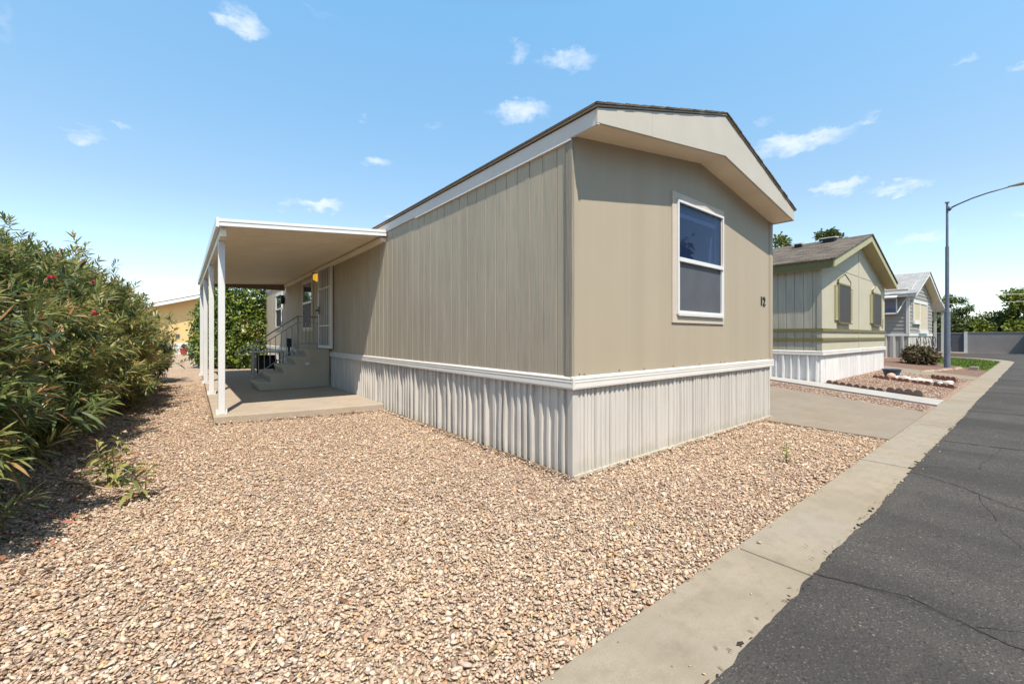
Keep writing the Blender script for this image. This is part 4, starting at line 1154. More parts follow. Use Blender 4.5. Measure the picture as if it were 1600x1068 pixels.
# ------------------------------------------------------------------ street lamp
lamp = thing('street_lamp', 'tall grey steel street lamp with curved arm over the road', 'street lamp', (24.72, 2.07, .05))
LX, LY = 24.72, 2.07
MB().tube([(LX, LY, .0), (LX, LY, .06), (LX, LY, .061), (LX, LY, 2.38), (LX, LY, 2.385), (LX, LY, 5.05), (LX, LY, 5.055), (LX, LY, 6.86)], [.115, .115, .10, .095, .066, .06, .043, .036], 16).build('pole', M['galv'], lamp)
MB().tube([(LX, LY, 6.86), (LX, LY, 6.9)], [.085, .06], 12).build('pole_cap', M['darksteel'], lamp)
mb = MB().tube([(LX, LY - .05, 6.60), (LX, LY - .3, 6.72), (LX, LY - .7, 6.87), (LX, LY - 1.1, 6.97), (LX, LY - 1.65, 7.06)], [.036, .029, .027, .026, .025], 8)
mb.tube([(LX, LY - .02, 6.54), (LX, LY - .10, 6.66)], .075, 8)
mb.build('arm', M['darksteel'], lamp, smooth=True)
mb = MB()
st_ = [(.0, .035, .03), (.12, .07, .05), (.3, .12, .07), (.55, .15, .075), (.75, .12, .06), (.85, .04, .02)]
V = []; Fc = []; nn = 12
for (s, w, h) in st_:
    for k in range(nn):
        a = 2 * math.pi * k / nn
        V.append((LX + w * math.cos(a), LY - 1.62 - s, 7.065 + s * .06 + h * math.sin(a) * (1.1 if math.sin(a) > 0 else .7)))
for i in range(len(st_) - 1):
    for k in range(nn): Fc.append((i * nn + k, i * nn + (k + 1) % nn, (i + 1) * nn + (k + 1) % nn, (i + 1) * nn + k))
Fc += [tuple(range(nn)), tuple(range(5 * nn, 6 * nn))]
hd = MB().add(V, Fc).build('lamp_head', M['alu'], lamp, smooth=True)
MB().lathe((LX, LY - 2.05, 7.16), [(.035, 0), (.035, .05), (.02, .07), (0, .075)], 10).build('photocell', M['darksteel'], hd)

# ------------------------------------------------------------------ block wall at the end of the road
WX = 49.2
bw = thing('block_wall', 'long grey rendered block wall closing the end of the road', 'wall', (WX, -5, 0))
MB().box(WX, WX + .2, -.0, 3.0, 0, 1.62).build('panel', M['block'], bw)
MB().box(WX - .03, WX + .23, -.0, 3.0, 1.62, 1.68).build('coping', M['block'], bw)
MB().box(WX - .9, WX - .7, -14, -.0, 0, 1.68).box(WX - .7, WX + .0, -.2, -.0, 0, 1.68).build('panel', M['block'], bw)
MB().box(WX - .93, WX - .67, -14, .03, 1.68, 1.75).build('coping', M['block'], bw)
MB().box(WX - .08, WX + .28, 3.0, 3.18, 0, 1.72).build('pier', M['eave'], bw)
shw = thing('shaded_wall', 'shaded stretch of wall beside the pale pier, its shade painted dark', 'gate', (WX, 6, 0))  # stretch of the end wall, its shadow painted as a darker tone
MB().box(WX + .02, WX + .08, 3.18, 3.9, .06, 1.56).build('shaded_panel', M['wallshade'], shw)
MB().box(WX + .025, WX + .085, 3.93, 8.9, .06, 1.56).build('shaded_panel', M['wallshade'], shw)
MB().box(WX + .0, WX + .1, 3.18, 8.9, 1.56, 1.64).build('wall_top', M['block'], shw)
tag(MB().box(WX, WX + .2, 8.95, 40, 0, 1.64).build('boundary_wall', M['block']), 'plain grey boundary wall running on beyond the shaded stretch', 'wall')

# ------------------------------------------------------------------ yellow house at the far left
yh = thing('yellow_house', 'warm yellow house with white gable fascia far beyond the hedge', 'house', (2.2, 44, 0))
MB().prism([(-2.3, .85), (6.7, .85), (6.7, 3.35), (2.2, 4.5), (-2.3, 3.35)], 'y', 39.8, 48).build('wall', M['yellow'], yh)
MB().box(-2.3, 6.7, 39.78, 48, 0, .85).build('skirting', M['white'], yh)
zy = lambda x: 4.78 - abs(x - 2.2) * .29
mb = MB().prism([(-2.9, zy(-2.9) - .24), (2.2, 4.54), (7.3, zy(7.3) - .24), (7.3, zy(7.3)), (2.2, 4.78), (-2.9, zy(-2.9))], 'y', 39.0, 39.05)
mb.build('gable_fascia', M['white'], yh)
mb = MB()
for (a0, a1) in ((-2.9, 2.2), (7.3, 2.2)):
    mb.hexa([(a0, 39.05, zy(a0) - .2), (a1, 39.05, zy(a1) - .2), (a1, 48, zy(a1) - .2), (a0, 48, zy(a0) - .2)], [(a0, 38.98, zy(a0) + .05), (a1, 38.98, zy(a1) + .05), (a1, 48, zy(a1) + .05), (a0, 48, zy(a0) + .05)])
mb.build('roof', m_paint('brown soffit roof', (.30, .22, .14), .1, 4), yh)
MB().box(-.32, -.1, 39.74, 39.8, 1.22, 1.5).build('wall_vent', M['bluegrey'], yh)
fp = thing('flower_pot', 'red clay pot standing by the yellow house\'s white skirting', 'flower pot', (.15, 38.9, 0))
MB().lathe((.15, 38.9, 0), [(.16, 0), (.24, .4), (.27, .4), (.27, .46), (.2, .46), (0, .42)], 14).build('pot', M['redpot'], fp)
MB().lathe((.15, 38.9, .42), [(.02, 0), (.2, .15), (.15, .3), (0, .38)], 7).build('foliage', M['brownleaf'], fp)

# ------------------------------------------------------------------ plants
def norm(a): return a / np.maximum(np.linalg.norm(a, axis=-1, keepdims=True), 1e-6)
def leaves_lance(base, dirs, up, L, W, droop):
    """lance-shaped leaves, four rows of two vertices each"""
    n = len(base)
    side = norm(np.cross(dirs, up)); nrm = norm(np.cross(side, dirs))
    rows = [(0, .12), (.33, 1.0), (.68, .82), (1.0, .04)]
    V = np.zeros((n, 8, 3))
    for r, (t, w) in enumerate(rows):
        c = base + dirs * (L * t)[:, None] - np.array([0, 0, 1.0]) * (droop * L * t * t)[:, None] + nrm * (.0)
        V[:, 2 * r] = c - side * (W * w / 2)[:, None]; V[:, 2 * r + 1] = c + side * (W * w / 2)[:, None]
    f = np.array([(0, 1, 3, 2), (2, 3, 5, 4), (4, 5, 7, 6)])
    F_ = f[None] + (np.arange(n) * 8)[:, None, None]
    return V.reshape(-1, 3), F_.reshape(-1, 4)

def shoots(tips, axes, whorls, L, W, rng, tint0, droop=(.05, .45)):
    """leaf whorls along shoots ending at tips"""
    B = []; D = []; Ls = []; T = []
    n = len(tips)
    for w in range(whorls):
        ph = rng.uniform(0, 2 * np.pi, n)
        for k in range(3):
            a = ph + k * 2.094
            u = norm(np.cross(axes, np.array([.3, .2, 1.0]))); v_ = np.cross(axes, u)
            rad = u * np.cos(a)[:, None] + v_ * np.sin(a)[:, None]
            lift = 1.9 - 1.9 * w / max(whorls - 1, 1) + rng.normal(0, .2, n)
            D.append(norm(rad + axes * lift[:, None]))
            B.append(tips - axes * (w * .027 * (L / .13)) + rng.normal(0, .006, (n, 3)))
            Ls.append(L * rng.uniform(.7, 1.15, n) * (.72 if w == 0 else 1))
            T.append(np.clip(tint0 + rng.normal(0, .11, n) + (.12 if w == 0 else -.02 * w), 0, .86))
    B, D, Ls, T = map(np.concatenate, (B, D, Ls, T))
    up = np.tile(np.array([0., 0., 1.]), (len(B), 1)) + rng.normal(0, .35, (len(B), 3))
    dead = rng.random(len(T)) < .07 + .25 * (T > .6); T[dead] = rng.uniform(.9, 1, dead.sum())
    V, F_ = leaves_lance(B, D, up, Ls, W * Ls / L * rng.uniform(.8, 1.2, len(Ls)), rng.uniform(*droop, len(Ls)))
    return V, F_, np.repeat(T, 8)

def shell_points(n, lobes, rng, rin=.72, zmin=.12):
    """points near the surface of a union of ellipsoid lobes: [(cx,cy,cz,rx,ry,rz)]"""
    lobes = np.array(lobes, float)
    area = lobes[:, 3] * lobes[:, 4] * lobes[:, 5]; p = area ** .66; p /= p.sum()
    idx = rng.choice(len(lobes), n * 4, p=p)
    d = norm(rng.normal(size=(n * 4, 3)))
    r = rng.uniform(rin ** 2, 1.10, n * 4) ** .5
    bump = np.array([1 + .26 * mnoise.noise((x * 2.6 + i * 3.1, y * 2.6, z * 2.6)) for x, y, z, i in zip(d[:, 0], d[:, 1], d[:, 2], idx)])
    P_ = lobes[idx, :3] + d * lobes[idx, 3:] * (r * bump)[:, None]
    # drop points deep inside any other lobe
    q = (P_[:, None, :] - lobes[None, :, :3]) / lobes[None, :, 3:]
    deep = (np.linalg.norm(q, axis=2) < rin * .8).any(1)
    k = ~deep & (P_[:, 2] > zmin)
    return P_[k][:n], d[k][:n], idx[k][:n]

def oleander(name, label, loc, lobes, n, L, W, seed, whorls=6, flowers=5, zs=1):
    rng = np.random.default_rng(seed)
    t = thing(name, label, 'oleander bush', loc, 'oleander bushes in the hedge along the yard')
    lob = [(loc[0] + a, loc[1] + b, c * zs, d, e, f_ * zs) for a, b, c, d, e, f_ in lobes]
    P_, d, idx = shell_points(n, lob, rng)
    ax = norm(d * 1.0 + np.array([0, 0, .55]) + rng.normal(0, .35, (len(P_), 3)))
    clump = np.array([.42 + .30 * mnoise.noise((x * 1.3, y * 1.3, z * 1.3)) + .10 * mnoise.noise((x * 5, y * 5, z * 5)) for x, y, z in P_])
    out_ = (rng.random(len(P_)) < .16) * rng.uniform(.05, .30, len(P_))
    P_ = P_ + d * out_[:, None] + np.array([0, 0, .5]) * out_[:, None]
    V, F_, T = shoots(P_, ax, whorls, L, W, rng, clump)
    np_mesh('foliage', V, F_, M['oleander'], t, T, True)
    mb = MB()
    for k in range(26):
        i = rng.integers(len(P_)); e = P_[i]; b = np.array([loc[0] + rng.normal(0, .22), loc[1] + rng.normal(0, .35), 0])
        m1 = b + (e - b) * .4 + np.array([0, 0, .25]); m2 = b + (e - b) * .75 + np.array([0, 0, .15])
        mb.tube([b, m1, m2, e], [.022, .016, .011, .005], 5, False)
    mb.build('stem', M['wood'], t, recalc=False)
    # flower clusters on the side turned to the yard
    c = np.where((d[:, 0] > .1) & (d[:, 1] < .6))[0]
    rng.shuffle(c)
    for i in c[:flowers]:
        m = 14; pb = P_[i] + d[i] * .07 + np.clip(rng.normal(0, .014, (m, 3)), -.022, .022); dd = norm(rng.normal(size=(m, 3)) + d[i])
        V, F_ = leaves_lance(pb, dd, norm(rng.normal(size=(m, 3))), np.full(m, .034), np.full(m, .03), np.full(m, .2))
        np_mesh('flower_cluster', V, F_, M['petal'], t, np.repeat(rng.random(m), 8))
    return t

oleander('oleander_bush', 'nearest oleander bush, dark green, at the left edge of the photo', (-2.05, 4.55, 0),
         [(0, 0, 1.25, 1.12, 1.25, 1.25), (.35, -.35, .75, .85, .95, .75), (-.3, .3, 2.0, .8, .9, .75), (.15, 1.0, 1.1, .9, .8, 1.05)], 2300, .15, .022, 1, 9, 6, .97)
oleander('oleander_bush', 'second oleander bush in the hedge, behind the small shoots in the gravel', (-1.95, 7.3, 0),
         [(0, 0, 1.35, 1.15, 1.5, 1.35), (.3, -.3, .8, .95, 1.1, .8), (-.4, .4, 2.2, .9, 1.1, .8), (.3, .9, 1.3, .95, 1.0, 1.2)], 2200, .15, .023, 2, 8, 6, .93)
oleander('oleander_bush', 'third oleander bush in the hedge, yellowish green and full', (-1.75, 10.4, 0),
         [(0, 0, 1.5, 1.25, 1.7, 1.5), (.4, -.2, .9, 1.0, 1.3, .9), (-.4, .3, 2.45, .95, 1.2, .85), (.35, .8, 1.5, 1.0, 1.1, 1.3)], 1900, .155, .025, 3, 8, 6, .90)
oleander('oleander_bush', 'fourth oleander bush in the hedge, tallest with a rounded top', (-1.85, 13.3, 0),
         [(0, 0, 1.65, 1.3, 1.6, 1.6), (.4, .2, 1.0, 1.0, 1.3, 1.0), (-.6, .2, 2.75, 1.0, 1.2, .9)], 1500, .16, .029, 4, 8, 5, .83)
oleander('oleander_bush', 'farthest oleander bush with red flowers beside the gravel path', (-1.45, 16.0, 0),
         [(0, 0, 1.45, 1.15, 1.3, 1.4), (.35, .1, .9, .9, 1.0, .9), (-.6, .1, 2.2, .9, 1.0, .8)], 1400, .16, .029, 5, 8, 9, .89)

def broad_shrub(name, label, loc, lobes, n, L, seed, mat='laurel', cat='shrub', group=None, stem=True):
    rng = np.random.default_rng(seed)
    t = thing(name, label, cat, loc, group)
    lob = [(loc[0] + a, loc[1] + b, loc[2] + c, d, e, f_) for a, b, c, d, e, f_ in lobes]
    P_, d, idx = shell_points(n, lob, rng, .62, loc[2] + .03)
    P_ = P_ + rng.normal(0, .05, P_.shape)
    dirs = norm(d * .5 + rng.normal(0, .7, d.shape) + np.array([0, 0, .15]))
    up = norm(d + np.array([0, 0, .9]) + rng.normal(0, .5, d.shape))
    Ls = L * rng.uniform(.6, 1.25, len(P_))
    V, F_ = leaves_lance(P_, dirs, up, Ls, Ls * .5, rng.uniform(0, .4, len(Ls)))
    clump = np.array([.45 + .35 * mnoise.noise((x * 2.2, y * 2.2, z * 2.2)) for x, y, z in P_])
    np_mesh('foliage', V, F_, M[mat], t, np.repeat(np.clip(clump + rng.normal(0, .2, len(Ls)), 0, 1), 8), True)
    if stem:
        mb = MB()
        for k in range(8):
            e = P_[rng.integers(len(P_))]; b = np.array([loc[0] + rng.normal(0, .1), loc[1] + rng.normal(0, .1), loc[2]])
            mb.tube([b, b + (e - b) * .5 + np.array([0, 0, .1]), e], [.03, .02, .006], 5, False)
        mb.build('stem', M['wood'], t, recalc=False)
    return t
broad_shrub('tall_shrub', 'tall dense yellow green shrub behind the patio, right of the posts', (2.15, 21.6, 0),
            [(0, 0, 1.7, 1.45, 1.2, 1.8), (.1, 0, 3.0, 1.35, 1.1, 1.3), (.15, -.2, .8, 1.5, 1.0, .9)], 15000, .15, 41)
broad_shrub('tall_shrub', 'looser yellow green shrub poking out left of the patio posts', (1.02, 22.6, 0),
            [(.1, 0, 1.5, .82, .9, 1.5), (.25, 0, 2.6, .65, .7, 1.0), (-.0, -.1, .8, .7, .8, .8)], 7000, .16, 42)
broad_shrub('round_bush', 'russet brown rounded bush at the edge of the grey home\'s mulch bed', (25.75, 2.95, .09),
            [(0, 0, .34, .58, .58, .40), (.25, .15, .42, .48, .5, .38)], 2600, .12, 43, 'brownleaf')

def sprig(name, label, loc, nsh, seed, hgt=.22):
    rng = np.random.default_rng(seed)
    t = thing(name, label, 'oleander shoot', loc, 'young oleander shoots in the gravel')
    tips = np.array([[loc[0] + rng.normal(0, .08), loc[1] + rng.normal(0, .06), hgt * rng.uniform(.75, 1.15)] for _ in range(nsh)])
    ax = norm(np.array([[0, 0, 1.0]] * nsh) + rng.normal(0, .25, (nsh, 3)))
    V, F_, T = shoots(tips, ax, 6, .21, .034, rng, np.full(nsh, .54), (.35, 1.0))
    np_mesh('foliage', V, F_, M['oleander'], t, T, True)
    mb = MB()
    for k in range(nsh): mb.tube([(loc[0], loc[1], -.01), tips[k] - np.array([0, 0, .05]), tips[k]], [.006, .004, .003], 5, False)
    mb.build('stem', M['twig'], t, recalc=False)
sprig('oleander_shoot', 'upright young oleander shoot farthest back, beside the hedge', (-.60, 5.75, 0), 2, 51, .36)
sprig('oleander_shoot', 'young oleander shoot between the other two, with sprawling leaves', (-.47, 5.15, 0), 3, 52, .25)
sprig('oleander_shoot', 'nearest young oleander shoot standing out in the open gravel', (-.24, 4.72, 0), 2, 53, .27)
tw = MB().tube([(-1.0, 5.35, .16), (-.75, 5.15, .11), (-.5, 4.98, .03), (-.36, 4.92, .01)], [.008, .007, .006, .004], 6, False).build('fallen_twig', M['twig'], smooth=True)
tag(tw, 'bare pale twig reaching from the hedge onto the gravel', 'twig')
rng = np.random.default_rng(61)
wd = thing('weed', 'small green weed growing alone in the gravel near the driveway', 'weed', (5.08, 1.62, 0))
pts = np.array([(5.08 + .012 * math.sin(k), 1.62, .02 + .02 * k) for k in range(9) for _ in range(4)])
dd = norm(rng.normal(size=(36, 3)) * np.array([1, 1, .3]) + np.array([0, 0, .35]))
V, F_ = leaves_lance(pts, dd, np.tile([0, 0, 1.], (36, 1)) + rng.normal(0, .2, (36, 3)), rng.uniform(.03, .07, 36), rng.uniform(.012, .022, 36), rng.uniform(0, .5, 36))
np_mesh('foliage', V, F_, M['laurel'], wd, np.repeat(rng.uniform(.3, .8, 36), 8), True)
MB().tube([(5.08, 1.62, -.01), (5.085, 1.62, .1), (5.08, 1.62, .2)], [.004, .003, .002], 5, False).build('stem', M['laurel'], wd)

# dry leaves and petals lying under the hedge and along the kerb
def litter(name, label, P_, L, tints, mat='litter'):
    n = len(P_); rng = np.random.default_rng(len(P_))
    a = rng.uniform(0, 2 * np.pi, n); dd = np.stack([np.cos(a), np.sin(a), rng.normal(0, .18, n)], 1)
    V, F_ = leaves_lance(np.array(P_), norm(dd), np.tile([0, 0, 1.], (n, 1)) + rng.normal(0, .3, (n, 3)), L, L * rng.uniform(.14, .3, n), rng.uniform(-.1, .1, n))
    return tag(np_mesh(name, V, F_, M[mat], tint=np.repeat(tints, 8)), label, 'leaf litter', kind='stuff')
lp = scatter(7500, -2.8, .7, 3.4, 17, lambda x, y: RNG.random(len(x)) < np.clip(1.1 - (x + 1.3 - .03 * (y - 5)) / 1.15, 0, 1) ** 2)
lp[:, 2] = .006 + RNG.uniform(0, .012, len(lp))
litter('hedge_litter', 'dry oleander leaves and red petals strewn under the hedge', lp, RNG.uniform(.04, .12, len(lp)), np.where(RNG.random(len(lp)) < .3, RNG.uniform(.9, 1, len(lp)), RNG.beta(1.6, 1.3, len(lp))))
lg = scatter(420, -1.5, 7, 1.3, 9, lambda x, y: ~in_house(x, y) & ~in_slab(x, y))
lg[:, 2] = .014
litter('yard_litter', 'few dry yellow and brown leaves lying scattered on the open gravel', lg, RNG.uniform(.02, .085, len(lg)), RNG.uniform(.3, .85, len(lg)))
lk = scatter(2600, .8, 12, .55, 1.3, lambda x, y: RNG.random(len(x)) < .95 * np.exp(-((y - RE(x)) / .028) ** 2) + .25 * np.exp(-((y - KW(x) + .015) / .03) ** 2) + .01)
lk[:, 2] = .016
litter('kerb_litter', 'brown leaf crumbs gathered along the kerb edge', lk, RNG.uniform(.012, .035, len(lk)), RNG.uniform(0, .6, len(lk)))

# lawn blades
gp = scatter(16000, 24, 38, .88, 4.6, lambda x, y: (y > KY(x) + .02) & (x > 24.5 + (y - 1.0) * 2.0) & (x < 33.2 + (y - 1.0) * 1.4))
n = len(gp); gp[:, 2] = [G(a_, b_) + .01 for a_, b_, _ in gp]
V, F_ = leaves_lance(gp, norm(RNG.normal(0, .35, (n, 3)) + np.array([0, 0, 1.])), RNG.normal(size=(n, 3)), RNG.uniform(.05, .1, n), np.full(n, .02), np.zeros(n))
tag(np_mesh('lawn_blades', V, F_, M['blade'], tint=np.repeat(RNG.random(n), 8)), 'short green grass on the corner lawn', 'grass', kind='stuff')

# trees
def tree(name, label, loc, height, spread, nclump, nleaf, L, seed, mat, crown_lo=.35, group='trees beyond the houses', width=.55):
    rng = np.random.default_rng(seed)
    t = thing(name, label, 'tree', loc, group)
    base = np.array(loc, float); mb = MB()
    top = base + np.array([0, 0, height * .7])
    mb.tube([base, base + (top - base) * .5 + rng.normal(0, .08, 3), top], [.09 * height ** .5, .06 * height ** .5, .02], 7, False)
    cl = []
    for k in range(nclump):
        a = rng.uniform(0, 6.28); h = rng.uniform(crown_lo, 1.0); rr = spread * math.sqrt(max(.05, 1 - ((h - .62) / .48) ** 2)) * rng.uniform(.45, 1.0)
        c = base + np.array([rr * math.cos(a), rr * math.sin(a), height * h * .93])
        cl.append((*c, *(spread * rng.uniform(.2, .42, 3))))
        s = base + (top - base) * rng.uniform(.35, .9)
        mb.tube([s, (s + c) / 2 + np.array([0, 0, .1]), c], [.03, .02, .008], 5, False)
    mb.build('trunk', M['wood'], t, recalc=False)
    P_, d, idx = shell_points(nleaf, cl, rng, .3, base[2] + .1)
    P_ = P_ + rng.normal(0, .06 * spread, P_.shape)
    dirs = norm(d + rng.normal(0, .8, d.shape) - np.array([0, 0, .2])); up = norm(rng.normal(0, .6, d.shape) + np.array([0, 0, 1.]))
    Ls = L * rng.uniform(.6, 1.3, len(P_))
    V, F_ = leaves_lance(P_, dirs, up, Ls, Ls * width, rng.uniform(0, .4, len(Ls)))
    ct = rng.uniform(.25, .7, nclump)
    np_mesh('crown', V, F_, M[mat], t, np.repeat(np.clip(ct[idx] + rng.normal(0, .16, len(Ls)), 0, 1), 8), True)
    return t
tree('shade_tree', 'round leafy tree rising behind the neighbour\'s roof beside the gable end', (41, 13.6, 0), 12.4, 1.7, 14, 4500, .26, 71, 'treeleaf')
tree('shade_tree', 'small tree top showing above the roof vent of the green home', (46, 10.9, 0), 12.9, 1.3, 12, 3500, .28, 72, 'treeleaf')
tree('wispy_tree', 'wispy dark tree behind the shaded wall, left of the lamp gap', (55, 4.15, 0), 5.3, 1.0, 16, 4200, .26, 73, 'treeleaf', .3, 'trees behind the block wall', .3)
tree('wispy_tree', 'feathery olive tree directly behind the street lamp pole', (55.5, 5.6, 0), 4.4, 1.1, 14, 3800, .24, 74, 'treeleaf', .25, 'trees behind the block wall', .3)
tree('leafy_tree', 'round bright topped tree behind the wall at the right edge', (54.5, .15, 0), 5.3, 1.75, 22, 7000, .26, 75, 'limeleaf', .25, 'trees behind the block wall')
tree('leafy_tree', 'broad tree behind the forward wall, right of the bright tree', (54.5, -3.2, 0), 5.6, 1.9, 16, 4000, .28, 76, 'limeleaf', .25, 'trees behind the block wall')
for k, (x_, y_, h, lab) in enumerate(((53.5, 3.2, 2.9, 'grey green shrub behind the pale pier of the wall'), (54, 2.3, 3.3, 'olive shrub behind the middle of the grey wall'), (53.2, 2.6, 2.6, 'low lime green shrub just over the wall top'), (54.5, 1.6, 3.3, 'thin shrub between the olive shrub and the bright tree'), (53.5, 4.9, 3.2, 'dark shrub behind the shaded wall'), (53.5, 6.6, 3.4, 'shrub behind the gate beside the grey home\'s porch'))):
    broad_shrub('wall_shrub', lab, (x_, y_, 0), [(0, 0, h * .55, .7, .75, h * .47), (.1, .45, h * .45, .6, .6, h * .4), (0, -.4, h * .4, .55, .5, h * .38)], 2600, .24, 80 + k, 'limeleaf' if k == 2 else 'treeleaf', group='shrubs behind the block wall')
for k in range(10):
    tree('distant_tree', 'dusty green tree in the far row behind the block wall', (62 + (k % 3) * 3, -14 + k * 4.2, 0), 2.9 + (k * 7 % 5) * .18, 1.5, 12, 2200, .35, 90 + k, 'treeleaf', .2, 'far row of trees')

# overhead cable between two poles behind the wall
cb = MB()
for (za, dy) in ((5.2, 0), (4.6, .2)):
    pts = [(52, -14 + 30 * i / 20, za - .5 * (1 - ((i - 10) / 10) ** 2) - .0) for i in range(21)]
    cb.tube(pts, .018, 4, False)
tag(cb.build('overhead_cable', M['eave'], recalc=False), 'thin pair of pale cables strung in front of the far trees', 'cable')
for (y_, lab) in ((-14, 'wooden utility pole behind the forward part of the wall'), (16, 'wooden utility pole behind the grey home')):
    tag(MB().tube([(52, y_, 0), (52, y_, 6)], [.14, .1], 8).build('utility_pole', M['wood']), lab, 'pole')

def sky_block_home(label, x0, x1, y1, depth, wall, roofm):  # unseen homes added opposite to cut low sky light on the gable wall
    h = thing('mobile_home', label, 'mobile home', ((x0 + x1) / 2, y1 - depth / 2, 0))
    xm = (x0 + x1) / 2
    MB().prism([(x0, .9), (x1, .9), (x1, 3.3), (xm, 4.2), (x0, 3.3)], 'y', y1 - depth, y1).build('wall', M[wall], h)
    MB().box(x0 + .03, x1 - .03, y1 - depth + .03, y1 - .03, 0, .9).build('skirting', M['vinyl'], h)
    mb = MB()
    for (a, b) in ((x0 - .3, xm), (x1 + .3, xm)):
        mb.hexa([(a, y1 - depth - .3, 3.22), (b, y1 - depth - .3, 4.27), (b, y1 + .35, 4.27), (a, y1 + .35, 3.22)], [(a, y1 - depth - .3, 3.4), (b, y1 - depth - .3, 4.45), (b, y1 + .35, 4.45), (a, y1 + .35, 3.4)])
    mb.build('roof', M[roofm], h)
    for cx_ in (xm - (x1 - x0) * .25, xm + (x1 - x0) * .25):
        w = MB().box(cx_ - .65, cx_ + .65, y1, y1 + .05, 1.6, 2.9).build('window', M['white'], h)
        MB().box(cx_ - .55, cx_ + .55, y1 + .05, y1 + .055, 1.7, 2.8).build('pane', M['glass'], w)
sky_block_home('unseen tan mobile home across the road, added to block low sky', -4.5, 3.5, -9.5, 16, 'siding', 'shingle1')
sky_block_home('unseen grey mobile home opposite the driveway, added to block low sky', 8.0, 15.5, -9.5, 16, 'h3wall', 'shingle2')
sky_block_home('unseen cream mobile home opposite the lamp, added to block low sky', 20, 28, -9.5, 16, 'h2front', 'shingle1')
for k, (x_, y_, h_) in enumerate(((-8, -12, 9.5), (-2, -28, 14), (5.7, -12.5, 9.5), (6, -20, 11), (17.7, -13, 9), (12, -28, 14), (31, -13, 9))):  # unseen trees added behind the camera, tall enough to block low sky
    tree('sky_block_tree', 'unseen broad green tree added across the road to block low sky, number %s along the row' % ords[k], (x_, y_, 0), h_, h_ * .32, 16, 1800, .6, 140 + k, 'treeleaf', .2, 'trees added opposite to block low sky')

# ------------------------------------------------------------------ camera, sun, sky
AZ = R(51.2968)
cam = bpy.data.cameras.new('camera'); co = bpy.data.objects.new('camera', cam); COL.objects.link(co)
co.location = (0, 0, 1.35)
co.rotation_euler = (R(90), 0, AZ - R(90))
cam.sensor_width = 36; cam.lens = 36 * 645 / 1600; cam.shift_y = -9 / 1600; cam.shift_x = 0
cam.clip_start = .05; cam.clip_end = 3000
SC.camera = co

d = Vector((.175, .55, -1.0))
sun = bpy.data.lights.new('sun', 'SUN'); so = bpy.data.objects.new('sun', sun); COL.objects.link(so)
so.rotation_euler = d.to_track_quat('-Z', 'Y').to_euler()
so.location = (-5, -15, 30)
sun.energy = 5.0; sun.angle = R(.53); sun.color = (1, .925, .815)
el = math.atan2(1, math.hypot(d.x, d.y)); rot = math.atan2(-d.x, -d.y)

w = bpy.data.worlds.new('World'); SC.world = w; w.use_nodes = True
t = w.node_tree; t.nodes.clear()
N = lambda ty, **k: (lambda x: [setattr(x, a, b) for a, b in k.items()] and x or x)(t.nodes.new(ty))
out = N('ShaderNodeOutputWorld'); bg = N('ShaderNodeBackground')
sky = N('ShaderNodeTexSky', sky_type='NISHITA'); sky.sun_disc = False
sky.sun_elevation = el; sky.sun_rotation = rot; sky.air_density = 1.0; sky.dust_density = .6; sky.ozone_density = 1.2; sky.altitude = 300
tc = N('ShaderNodeTexCoord')
def lk_(a, b): t.links.new(a, b)
def vm(op, a, b=None):
    x = N('ShaderNodeVectorMath', operation=op)
    for i, q in enumerate((a, b)):
        if q is None: continue
        if hasattr(q, 'is_output'): lk_(q, x.inputs[i])
        else: x.inputs[i].default_value = q
    return x
def mm(op, a, b):
    x = N('ShaderNodeMath', operation=op)
    for i, q in enumerate((a, b)):
        if hasattr(q, 'is_output'): lk_(q, x.inputs[i])
        else: x.inputs[i].default_value = q
    return x.outputs[0]
dirv = tc.outputs['Generated']
nz = N('ShaderNodeTexNoise'); nz.inputs['Scale'].default_value = 22; nz.inputs['Detail'].default_value = 9; nz.inputs['Roughness'].default_value = .62
mp = N('ShaderNodeMapping'); mp.inputs['Scale'].default_value = (1, 1, 1.9); lk_(dirv, mp.inputs[0]); lk_(mp.outputs[0], nz.inputs['Vector'])
nz2 = N('ShaderNodeTexNoise'); nz2.inputs['Scale'].default_value = 6; nz2.inputs['Detail'].default_value = 3
lk_(mp.outputs[0], nz2.inputs['Vector'])
wob = vm('SCALE', vm('SUBTRACT', nz.outputs['Color'], (.5, .5, .5)).outputs[0]); wob.inputs['Scale'].default_value = .075
dirw = vm('ADD', dirv, wob.outputs[0]).outputs[0]
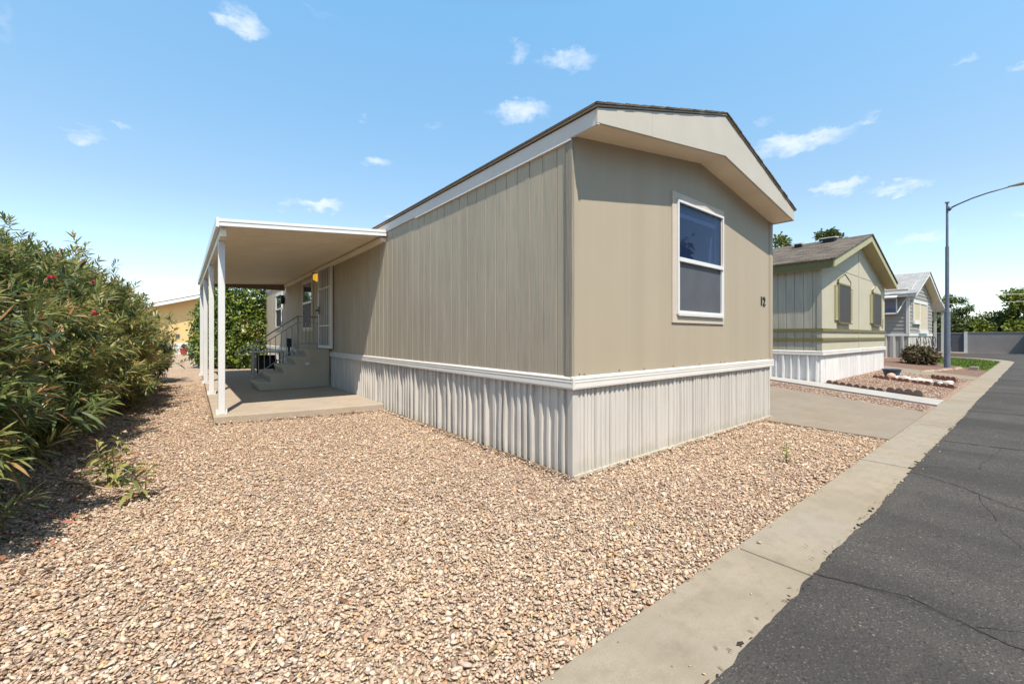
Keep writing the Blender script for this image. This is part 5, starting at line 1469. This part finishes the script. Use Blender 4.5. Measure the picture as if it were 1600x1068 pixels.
CL = [(84.2, 32.3, 0.044, 0.022, 0.95), (84.9, 33.0, 0.039, 0.015, 0.6), (43.4, 33.5, 0.067, 0.023, 0.85), (50.2, 34.4, 0.03, 0.019, 0.6), (50.2, 28.7, 0.076, 0.026, 0.9), (62.2, 27.0, 0.027, 0.012, 0.4), (71.1, 26.4, 0.012, 0.009, 0.4), (97.3, 18.5, 0.024, 0.015, 0.7), (94.8, 19.9, 0.015, 0.007, 0.6), (69.5, 21.6, 0.039, 0.014, 0.8), (76.5, 16.0, 0.063, 0.016, 0.95), (80.1, 15.7, 0.014, 0.012, 0.6), (67.9, 15.5, 0.028, 0.011, 0.7), (16.1, 21.1, 0.098, 0.024, 1.0), (10.6, 21.5, 0.02, 0.012, 0.6), (13.0, 15.8, 0.048, 0.016, 0.9), (8.1, 14.8, 0.045, 0.014, 0.8), (3.6, 24.5, 0.02, 0.008, 0.6), (0.2, 22.4, 0.008, 0.013, 0.6), (6.5, 9.5, 0.047, 0.014, 0.6), (20.1, 23.8, 0.026, 0.015, 0.45), (102.2, 25.8, 0.011, 0.035, 0.35), (76.2, 35.5, 0.041, 0.009, 0.25), (-1.2, 10.4, 0.05, 0.013, 0.7), (106.3, 19.8, 0.045, 0.015, 0.7), (-30, 20, .12, .03, .9), (-70, 28, .1, .03, .8), (-110, 24, .14, .03, .9), (150, 22, .1, .03, .8)]
acc = None
for (az, e_, a_, b_, s_) in CL:
    ce, se, ca, sa = math.cos(R(e_)), math.sin(R(e_)), math.cos(R(az)), math.sin(R(az))
    c = (ce * ca, ce * sa, se); u = (-sa / a_, ca / a_, 0); v_ = (-se * ca / b_, -se * sa / b_, ce / b_)
    q = vm('SUBTRACT', dirw, c).outputs[0]
    du = vm('DOT_PRODUCT', q, u).outputs['Value']; dv = vm('DOT_PRODUCT', q, v_).outputs['Value']
    r2 = mm('ADD', mm('MULTIPLY', du, du), mm('MULTIPLY', dv, dv))
    front = vm('DOT_PRODUCT', dirv, c).outputs['Value']
    x = mm('MAXIMUM', mm('SUBTRACT', 1.0, r2), 0.0)
    x = mm('MULTIPLY', mm('MULTIPLY', x, s_), mm('GREATER_THAN', front, .5))
    acc = x if acc is None else mm('MAXIMUM', acc, x)
den = mm('MULTIPLY', acc, mm('ADD', mm('MULTIPLY', nz.outputs['Fac'], 1.9), -.2))
rp = N('ShaderNodeValToRGB'); rp.color_ramp.elements[0].position = .03; rp.color_ramp.elements[1].position = 1.05
rp.color_ramp.interpolation = 'EASE'
lk_(den, rp.inputs[0])
hs = N('ShaderNodeHueSaturation'); hs.inputs['Saturation'].default_value = 1.0; hs.inputs['Value'].default_value = 1.0
lk_(sky.outputs[0], hs.inputs['Color'])
SKYTINT = [(0, (1.18, 1.17, 1.22)), (.1, (1.14, 1.13, 1.13)), (.27, (1.16, 1.17, 1.04)), (.62, (1.27, 1.74, 1.62)), (.71, (1.0, 1.16, 1.06)), (.84, (.66, .62, .56)), (1, (.52, .47, .42))]   # clear desert air, pale towards the horizon
tn = N('ShaderNodeMix', data_type='RGBA', blend_type='MULTIPLY'); tn.inputs[0].default_value = 1
lk_(hs.outputs[0], tn.inputs[6])
sz = N('ShaderNodeSeparateXYZ'); lk_(dirv, sz.inputs[0])
tr = N('ShaderNodeValToRGB'); els = tr.color_ramp.elements
while len(els) < len(SKYTINT): els.new(.5)
for e_, (p_, c_) in zip(els, SKYTINT): e_.position = p_; e_.color = (*c_, 1)
lk_(sz.outputs[2], tr.inputs[0]); lk_(tr.outputs[0], tn.inputs[7])
mx = N('ShaderNodeMix', data_type='RGBA'); lk_(mm('MULTIPLY', rp.outputs[0], .62), mx.inputs[0]); lk_(tn.outputs[2], mx.inputs[6]); mx.inputs[7].default_value = (5.6, 5.75, 5.95, 1)
lk_(mx.outputs[2], bg.inputs[0]); bg.inputs[1].default_value = .15
lk_(bg.outputs[0], out.inputs[0])

SC.view_settings.view_transform = 'Standard'; SC.view_settings.look = 'None'
SC.view_settings.exposure = .48; SC.view_settings.gamma = 1; SC.view_settings.use_curve_mapping = False
SC.cycles.max_bounces = 6; SC.cycles.diffuse_bounces = 4; SC.cycles.glossy_bounces = 3; SC.cycles.transmission_bounces = 4
